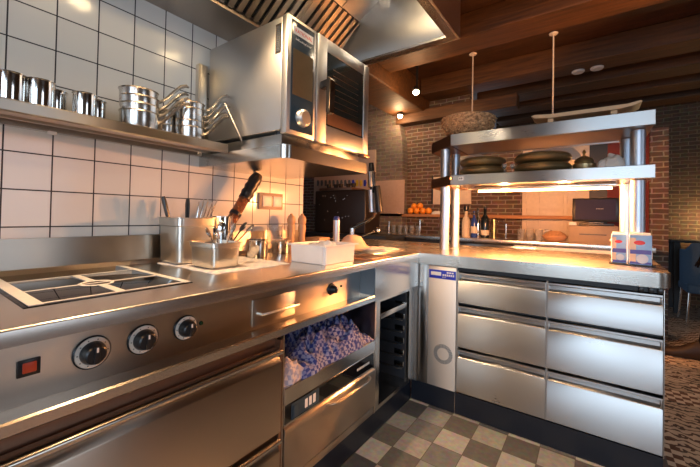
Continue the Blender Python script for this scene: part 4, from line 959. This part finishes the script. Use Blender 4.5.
# till: drawer cabinet, stand, screen
a, b_ = at(570, 222, 3.85), at(614, 240, 3.85)
t = thing('till_cabinet', 'brown box cabinet with drawer slot carrying the till screen', 'cabinet', ((a.x+b_.x)/2, 3.95, B))
bm = BM(); box(bm, a.x-.01, 1.83, 3.80, 4.12, B, B+.175, .004); obj('body', bm, 'cabinet_brown', t)
bm = BM(); box(bm, a.x+.08, 1.74, 3.797, 3.80, B+.085, B+.095); obj('drawer_gap', bm, 'black_plastic', t)
bm = BM(); lathe(bm, [(0, .004), (.009, .003), (.01, 0)], (1.775, 3.80, B+.045), 12, Matrix.Rotation(PI/2, 4, 'X')); obj('lock', bm, 'orange_lamp', t)  # lock face emits an orange glow of its own
t = thing('till_screen', 'black touch screen till standing on the brown cabinet', 'till', (1.65, 3.92, B+.175))
bm = BM(); box(bm, 1.52, 1.80, 3.84, 4.06, B+.1755, B+.20, .004); box(bm, 1.60, 1.72, 3.93, 3.99, B+.20, B+.32); obj('stand', bm, 'black_plastic', t)
bm = BM(); box(bm, 1.465, 1.835, 3.86, 3.90, B+.215, B+.445, .006); s_ = obj('housing', bm, 'black_plastic', t)
bm = BM(); box(bm, 1.49, 1.81, 3.857, 3.86, B+.235, B+.43); obj('screen', bm, 'screen', s_)
bm = BM()
for i in range(5): box(bm, 1.66+i*.012, 1.668+i*.012, 3.856, 3.857, B+.338, B+.343)
obj('screen_mark', bm, 'disc_white', s_)
bm = BM(); box(bm, 1.44, 1.50, 3.83, 3.87, B+.1755, B+.205, .003); tag(obj('card_reader', bm, 'paper_white'), 'small white card reader left of the till screen stand', 'card reader')
# ledge things
a = at(376, 181, 4.1); b_ = at(404, 213, 4.1)
bm = BM(); box(bm, a.x, b_.x, 4.095, 4.11, LZ, a.z, .003); tag(obj('notice_board', bm, 'white_board'), 'plain pinkish-beige board standing on the ledge against the grey brick arch', 'board')
random.seed(2)
og = thing('orange', 'orange at the front left of the heap on the ledge', 'orange', at(411, 210, 4.2), 'oranges on the wooden ledge')
og.location = (at(410.5, 210, 4.2).x, 4.2, LZ+.044); og['_o'] = [0, 0, 0]
bm = BM(); bmesh.ops.create_uvsphere(bm, u_segments=20, v_segments=12, radius=.044); obj('fruit', bm, 'orange_peel', og)
bm = BM(); lathe(bm, [(0, .003), (.004, .002), (.005, 0)], (0, 0, .043), 8); obj('stem_scar', bm, 'terracotta', og)
for px, Y, dz, lb in ((416.5, 4.2, 0, 'orange second from the left at the front of the heap on the ledge'), (422.8, 4.2, 0, 'orange third from the left at the front of the heap on the ledge'), (428.5, 4.2, 0, 'rightmost orange on the ledge beside the white napkins'), (414, 4.235, .066, 'orange on top of the heap at its left'), (420, 4.235, .07, 'orange on top in the middle of the heap')):
    q = at(px, 210, Y); dup(og, (q.x, Y, LZ+.044+dz), 0, lb)
q = at(436, 213, 4.2); cloth('napkin_pile', 'small pile of white napkins on the ledge right of the oranges', 'napkins', q.x-.05, q.x+.10, 4.15, 4.27, LZ, .05, 'white_cloth', 5, .4, 12, 10, 8)
a = at(431, 172, 4.24); b_ = at(470, 204, 4.24)
t = thing('wall_poster', 'pale framed panel hanging on the bricks behind the left post', 'poster', ((a.x+b_.x)/2, 4.28, 1.4))
bm = BM(); box(bm, a.x+.02, b_.x, 4.275, 4.298, b_.z, 1.72, .002); obj('sheet', bm, 'door_cream', t)
bm = BM(); box(bm, a.x, a.x+.02, 4.27, 4.298, b_.z, 1.74, .001); obj('frame', bm, 'black_matt', t)
# dark coffee machine left behind the tiled wall, with chrome studs scattered to imitate its glints
ym = 3.3
def Q(px, py): q = at(px, py, ym); return q
a, b_ = Q(315, 189), Q(365, 230)
t = thing('coffee_machine', 'large black coffee machine with many small chrome fittings behind the tap', 'coffee machine', ((a.x+b_.x)/2, ym+.2, B))
bm = BM(); box(bm, a.x, b_.x, ym, ym+.37, B+.0, Q(340, 190).z, .02, 3); obj('body', bm, 'machine_dark', t)
for i in range(5):
    cz = Q(340, 187).z+.0005; cx0 = a.x+.10+i*.105
    cb = BM(); lathe(cb, [(0, 0), (.024, 0), (.036, .05), (.038, .06), (.034, .06), (.022, .006), (0, .006)], (cx0, ym+.18+.03*(i % 2), cz), 16)
    tag(obj('coffee_cup', cb, 'machine_dark'), '%s of five dark cups standing on top of the coffee machine' % ['leftmost', 'second from left', 'middle', 'second from right', 'rightmost'][i], 'cup', 'cups on the coffee machine')
bm = BM(); box(bm, a.x+.03, b_.x-.25, ym+.05, ym+.35, Q(340, 190).z, Q(340, 187).z, .008); obj('cup_rail', bm, 'steel_dark', t)
random.seed(4)
for i in range(16):
    px, py = random.uniform(318, 352), random.uniform(193, 222); q = Q(px, py)
    bm = BM(); lathe(bm, [(0, .02), (.008, .018), (.010, 0)], (q.x, ym-.0, q.z), 10, Matrix.Rotation(PI/2, 4, 'X')); obj('fitting', bm, 'chrome', t)
bm = BM(); box(bm, a.x-.1, b_.x+.35, ym-.1, ym+.39, .86, B-.001, .004); box(bm, a.x-.08, b_.x+.33, ym-.08, ym+.385, 0.001, .859); tag(obj('coffee_counter', bm, 'black_matt'), 'black counter carrying the coffee machine', 'counter')
a, b_ = Q(304, 170), Q(310, 240)
bm = BM(); box(bm, a.x, a.x+.02, ym-.25, ym-.23, 0.001, 2.3); box(bm, a.x-.35, a.x, ym-.25, ym-.20, .001, 2.3, .004); tag(obj('tall_cupboard', bm, 'black_matt'), 'tall black cupboard at the end of the tiled wall left of the coffee machine', 'cupboard')
# pale sign strip with coloured blocks on the back wall
yb = 4.05
a, b_ = at(314, 176, yb), at(374, 200, yb)
t = thing('wall_sign', 'pale wall sign with blurred grey, blue and yellow marks above the coffee machine', 'sign', ((a.x+b_.x)/2, yb, b_.z))
bm = BM(); box(bm, a.x, b_.x, yb, yb+.05, 1.35, 2.15, .004); obj('panel', bm, 'white_board', t)
random.seed(9)
for i in range(14):
    px = 317+i*3.9; q = at(px, 183, yb); m_ = 'ring_grey' if i < 9 else ('badge_blue' if i in (9, 12) else 'yellow_mark')
    bm = BM(); prism(bm, [(q.x, q.z-.05), (q.x+.035, q.z-.05), (q.x+.05, q.z+.0), (q.x+.035, q.z+.05), (q.x, q.z+.04)], 'y', yb-.004, yb-.0005); obj('sign_mark', bm, m_, t)

# ------------------------------------------------------------------ pendants, spots, detectors
def pendant(label, px, py, Y, R, dz):
    top = at(px, py, Y); z1 = 2.999 if True else 0
    t = thing('pendant_lamp', label, 'pendant lamp', (top.x, Y, 3.0), 'white dome pendant lamps')
    zb = 2.779
    bm = BM(); lathe(bm, [(0, 0), (.022, 0), (.036, -.01), (.03, -.02), (0, -.03)], (top.x, Y, zb), 16); obj('ceiling_rose', bm, 'cord_white', t)
    bm = BM(); cyl(bm, (top.x, Y, dz+.02), (top.x, Y, zb-.02), .006, seg=8); obj('cord', bm, 'cord_white', t)
    bm = BM(); lathe(bm, [(.02, 0), (.03, -.015), (R*.6, -.06), (R*.9, -.13), (R, -.20), (R-.006, -.20), (R*.86, -.13), (0, -.05)], (top.x, Y, dz+.02), 32); obj('shade', bm, 'dome_white', t)
pendant('white dome pendant lamp hanging behind the wicker basket', 473, 53, 3.14, .19, 1.80)
pendant('white dome pendant lamp hanging behind the centre pan stack', 553.5, 33.5, 3.14, .22, 1.82)
for px, py, Y, lb in ((416, 92, 3.25, 'bright ceiling spot lamp between the beams above the basket'), (400, 116, 4.0, 'smaller bright spot lamp low over the wooden lintel')):
    q = at(px, py, Y); t = thing('ceiling_spot', lb, 'spot lamp', (q.x, Y, q.z), 'lit spot lamps')
    bm = BM(); bmesh.ops.create_uvsphere(bm, u_segments=16, v_segments=10, radius=.034, matrix=Matrix.Translation((q.x, Y, q.z))); obj('bulb', bm, 'lamp_glow', t)
    bm = BM(); cyl(bm, (q.x, Y+.02, q.z+.03), (q.x, Y+.02, 2.999), .012); lathe(bm, [(.03, 0), (.042, .02), (.03, .05), (0, .055)], (q.x, Y, q.z+.005), 16); obj('housing', bm, 'black_plastic', t)
    light('spot_bulb_light', 'POINT', (q.x, Y-.06, q.z-.06), 5, (1, .6, .3), size=.03)
for px, py, lb in ((578, 71, 'left round smoke detector on the dark ceiling'), (597, 69, 'right round smoke detector on the dark ceiling')):
    q = atz(px, py, 2.76)
    bm = BM(); lathe(bm, [(0, 0), (.05, 0), (.06, .01), (.06, .02), (0, .02)], (q.x, 4.17, 2.759), 20); tag(obj('smoke_detector', bm, 'disc_white'), lb, 'smoke detector', 'smoke detectors')
# ------------------------------------------------------------------ dining corner
t = thing('dining_chair', 'dark blue upholstered chair at the right edge of the photo', 'chair', (2.75, 5.2, 0))
bm = BM()
V = []
for i in range(13):
    u = i/12; a = PI*(-.02+1.04*u); 
    V.append([(2.75-.28*math.cos(a), 5.28-.22*math.sin(a)*1.0, z) for z in (.46, .62, .80, .93 if 2 < i < 10 else .85)])
# curved back shell facing the camera
fr = [[bm.verts.new(p) for p in c] for c in V]; bk = [[bm.verts.new((2.75+(p[0]-2.75)*.88, 5.28+(p[1]-5.28)*.86, p[2])) for p in c] for c in V]
for i in range(12):
    for j in range(3):
        bm.faces.new((fr[i][j], fr[i+1][j], fr[i+1][j+1], fr[i][j+1])); bm.faces.new((bk[i][j], bk[i][j+1], bk[i+1][j+1], bk[i+1][j]))
    bm.faces.new((fr[i][3], fr[i+1][3], bk[i+1][3], bk[i][3])); bm.faces.new((fr[i][0], bk[i][0], bk[i+1][0], fr[i+1][0]))
for i in (0, 12): 
    for j in range(3): bm.faces.new((fr[i][j], fr[i][j+1], bk[i][j+1], bk[i][j]))
bmesh.ops.recalc_face_normals(bm, faces=bm.faces); obj('backrest', bm, 'blue_fabric', t)
bm = BM(); box(bm, 2.50, 3.0, 5.1, 5.58, .36, .459, .03, 3); obj('seat', bm, 'blue_fabric', t)
for x, y in ((2.53, 5.13), (2.97, 5.13), (2.53, 5.55), (2.97, 5.55)):
    bm = BM(); cyl(bm, (x+(x-2.75)*.12, y+(y-5.34)*.1, 0), (x, y, .365), .009, .011, 10); obj('leg', bm, 'chrome', t)
t = thing('dining_table', 'dark dining table behind the blue chair', 'table', (3.1, 5.95, 0))
bm = BM(); box(bm, 2.45, 3.9, 5.72, 6.2, .90, .93, .004); obj('tabletop', bm, 'black_matt', t)
for x, y in ((2.52, 5.78), (3.83, 5.78), (2.52, 6.14), (3.83, 6.14)):
    bm = BM(); box(bm, x-.03, x+.03, y-.03, y+.03, 0, .8995); obj('leg', bm, 'black_matt', t)
t = thing('wall_lamp', 'dull yellow lamp shade high on the dark brick wall at the right edge', 'lamp', (3.05, 6.2, 2.2))
q = at(697, 140, 6.1); bm = BM(); lathe(bm, [(.10, 0), (.26, -.22), (.255, -.22), (.09, 0)], (q.x+.08, 6.04, q.z+.16), 24); obj('shade', bm, 'yellow_shade', t)
bm = BM(); tube(bm, [(q.x+.08, 6.04, q.z+.12), (q.x+.08, 6.04, q.z+.25), (q.x+.08, 6.28, q.z+.25)], .01, 8); obj('arm', bm, 'black_plastic', t)
t.location = (0, 0, 0)
for c in t.children: pass
# person at the right edge: only shoe and lower leg reach into the frame
def person():
    root = bpy.data.objects.new('person', bpy.data.meshes.new('person'))
    X, Y = 2.38, 3.93
    J = {'pelvis': (X+.12, Y+.0, .95, .125), 'belly': (X+.12, Y, 1.08, .12), 'chest': (X+.13, Y, 1.28, .135), 'neck0': (X+.13, Y, 1.46, .06), 'neck': (X+.12, Y, 1.53, .05), 'head': (X+.11, Y, 1.64, .085), 'crown': (X+.12, Y, 1.74, .07)}
    for s, nm in ((-1, 'R'), (1, 'L')):
        fx = X-.02 if s < 0 else X+.22
        J.update({'hip'+nm: (X+.12, Y+s*.09, .90, .095), 'knee'+nm: (fx+.12, Y+s*.10, .50, .065), 'ank'+nm: (fx+.035, Y+s*.10, .12, .042), 'heel'+nm: (fx-.02, Y+s*.10, .065, .04), 'toe'+nm: (fx-.15, Y+s*.11, .05, .035),
                  'sh'+nm: (X+.13, Y+s*.18, 1.42, .065), 'el'+nm: (X+.18, Y+s*.25, 1.14, .045), 'wr'+nm: (X+.10, Y+s*.24, .90, .03), 'hand'+nm: (X+.07, Y+s*.24, .82, .032)})
    E = [('pelvis', 'belly'), ('belly', 'chest'), ('chest', 'neck0'), ('neck0', 'neck'), ('neck', 'head'), ('head', 'crown')]
    for n_ in 'RL':
        E += [('pelvis', 'hip'+n_), ('hip'+n_, 'knee'+n_), ('knee'+n_, 'ank'+n_), ('ank'+n_, 'heel'+n_), ('heel'+n_, 'toe'+n_), ('chest', 'sh'+n_), ('sh'+n_, 'el'+n_), ('el'+n_, 'wr'+n_), ('wr'+n_, 'hand'+n_)]
        for k in range(5):
            s = -1 if n_ == 'R' else 1; hx, hy, hz, _ = J['hand'+n_]
            off = (-.035, -.02, 0, .02, .045)[k]; ln = (.065, .075, .08, .07, .045)[k]
            J['f%d%s' % (k, n_)] = (hx+off, hy, hz-ln*.5, .009); J['g%d%s' % (k, n_)] = (hx+off-.012, hy, hz-ln, .008)
            E += [('hand'+n_, 'f%d%s' % (k, n_)), ('f%d%s' % (k, n_), 'g%d%s' % (k, n_))]
    names = list(J); me = root.data
    me.from_pydata([J[k][:3] for k in names], [(names.index(a), names.index(b)) for a, b in E], [])
    sk = me.attributes.new('skin', 'FLOAT', 'POINT') if False else None
    COL.objects.link(root)
    md = root.modifiers.new('skin', 'SKIN')
    sv = me.skin_vertices[0].data if len(me.skin_vertices) else None
    if sv is None:
        bmm = bmesh.new(); bmm.from_mesh(me); ly = bmm.verts.layers.skin.verify(); bmm.verts.ensure_lookup_table()
        for i, k in enumerate(names): bmm.verts[i][ly].radius = (J[k][3],)*2
        bmm.verts[0][ly].use_root = True
        bmm.to_mesh(me); bmm.free()
    else:
        for i, k in enumerate(names): sv[i].radius = (J[k][3],)*2
        sv[0].use_root = True
    s2 = root.modifiers.new('sub', 'SUBSURF'); s2.levels = 1; s2.render_levels = 2
    me.materials.append(MAT['trouser_dark'])
    tag(root, 'person in dark trousers and brown shoes standing at the right edge of the photo', 'person')
    root['_o'] = [0, 0, 0]
    for s, fx in ((-1, X-.02), (1, X+.22)):
        y = Y+s*.10; bm = BM()
        # shoe: rounded last, heel at fx+.05, toe at fx-.22
        secs = [(fx+.075, .030, .045), (fx+.05, .040, .12), (fx+.0, .044, .135), (fx-.05, .043, .105), (fx-.10, .047, .078), (fx-.15, .050, .062), (fx-.20, .042, .055), (fx-.235, .018, .035)]
        prev = None
        for sx, wy, h in secs:
            ring = [bm.verts.new((sx, y+wy*math.cos(a), .004+max(0, 1.2*h*(.45+.55*math.sin(a))) if math.sin(a) > -.8 else .004)) for a in [2*PI*k/14 for k in range(14)]]
            if prev:
                for k in range(14): bm.faces.new((prev[k], prev[(k+1) % 14], ring[(k+1) % 14], ring[k]))
            else: bm.faces.new(ring[::-1])
            prev = ring
        bm.faces.new(prev); bmesh.ops.recalc_face_normals(bm, faces=bm.faces)
        obj('shoe', bm, 'shoe_leather', root, 'dark brown leather shoe')
    bm = BM(); bmesh.ops.create_uvsphere(bm, u_segments=20, v_segments=12, radius=.1, matrix=Matrix.Translation((X+.14, Y, 1.70)) @ Matrix.Diagonal((1, .9, 1, 1))); obj('hair', bm, 'hair', root)
person()
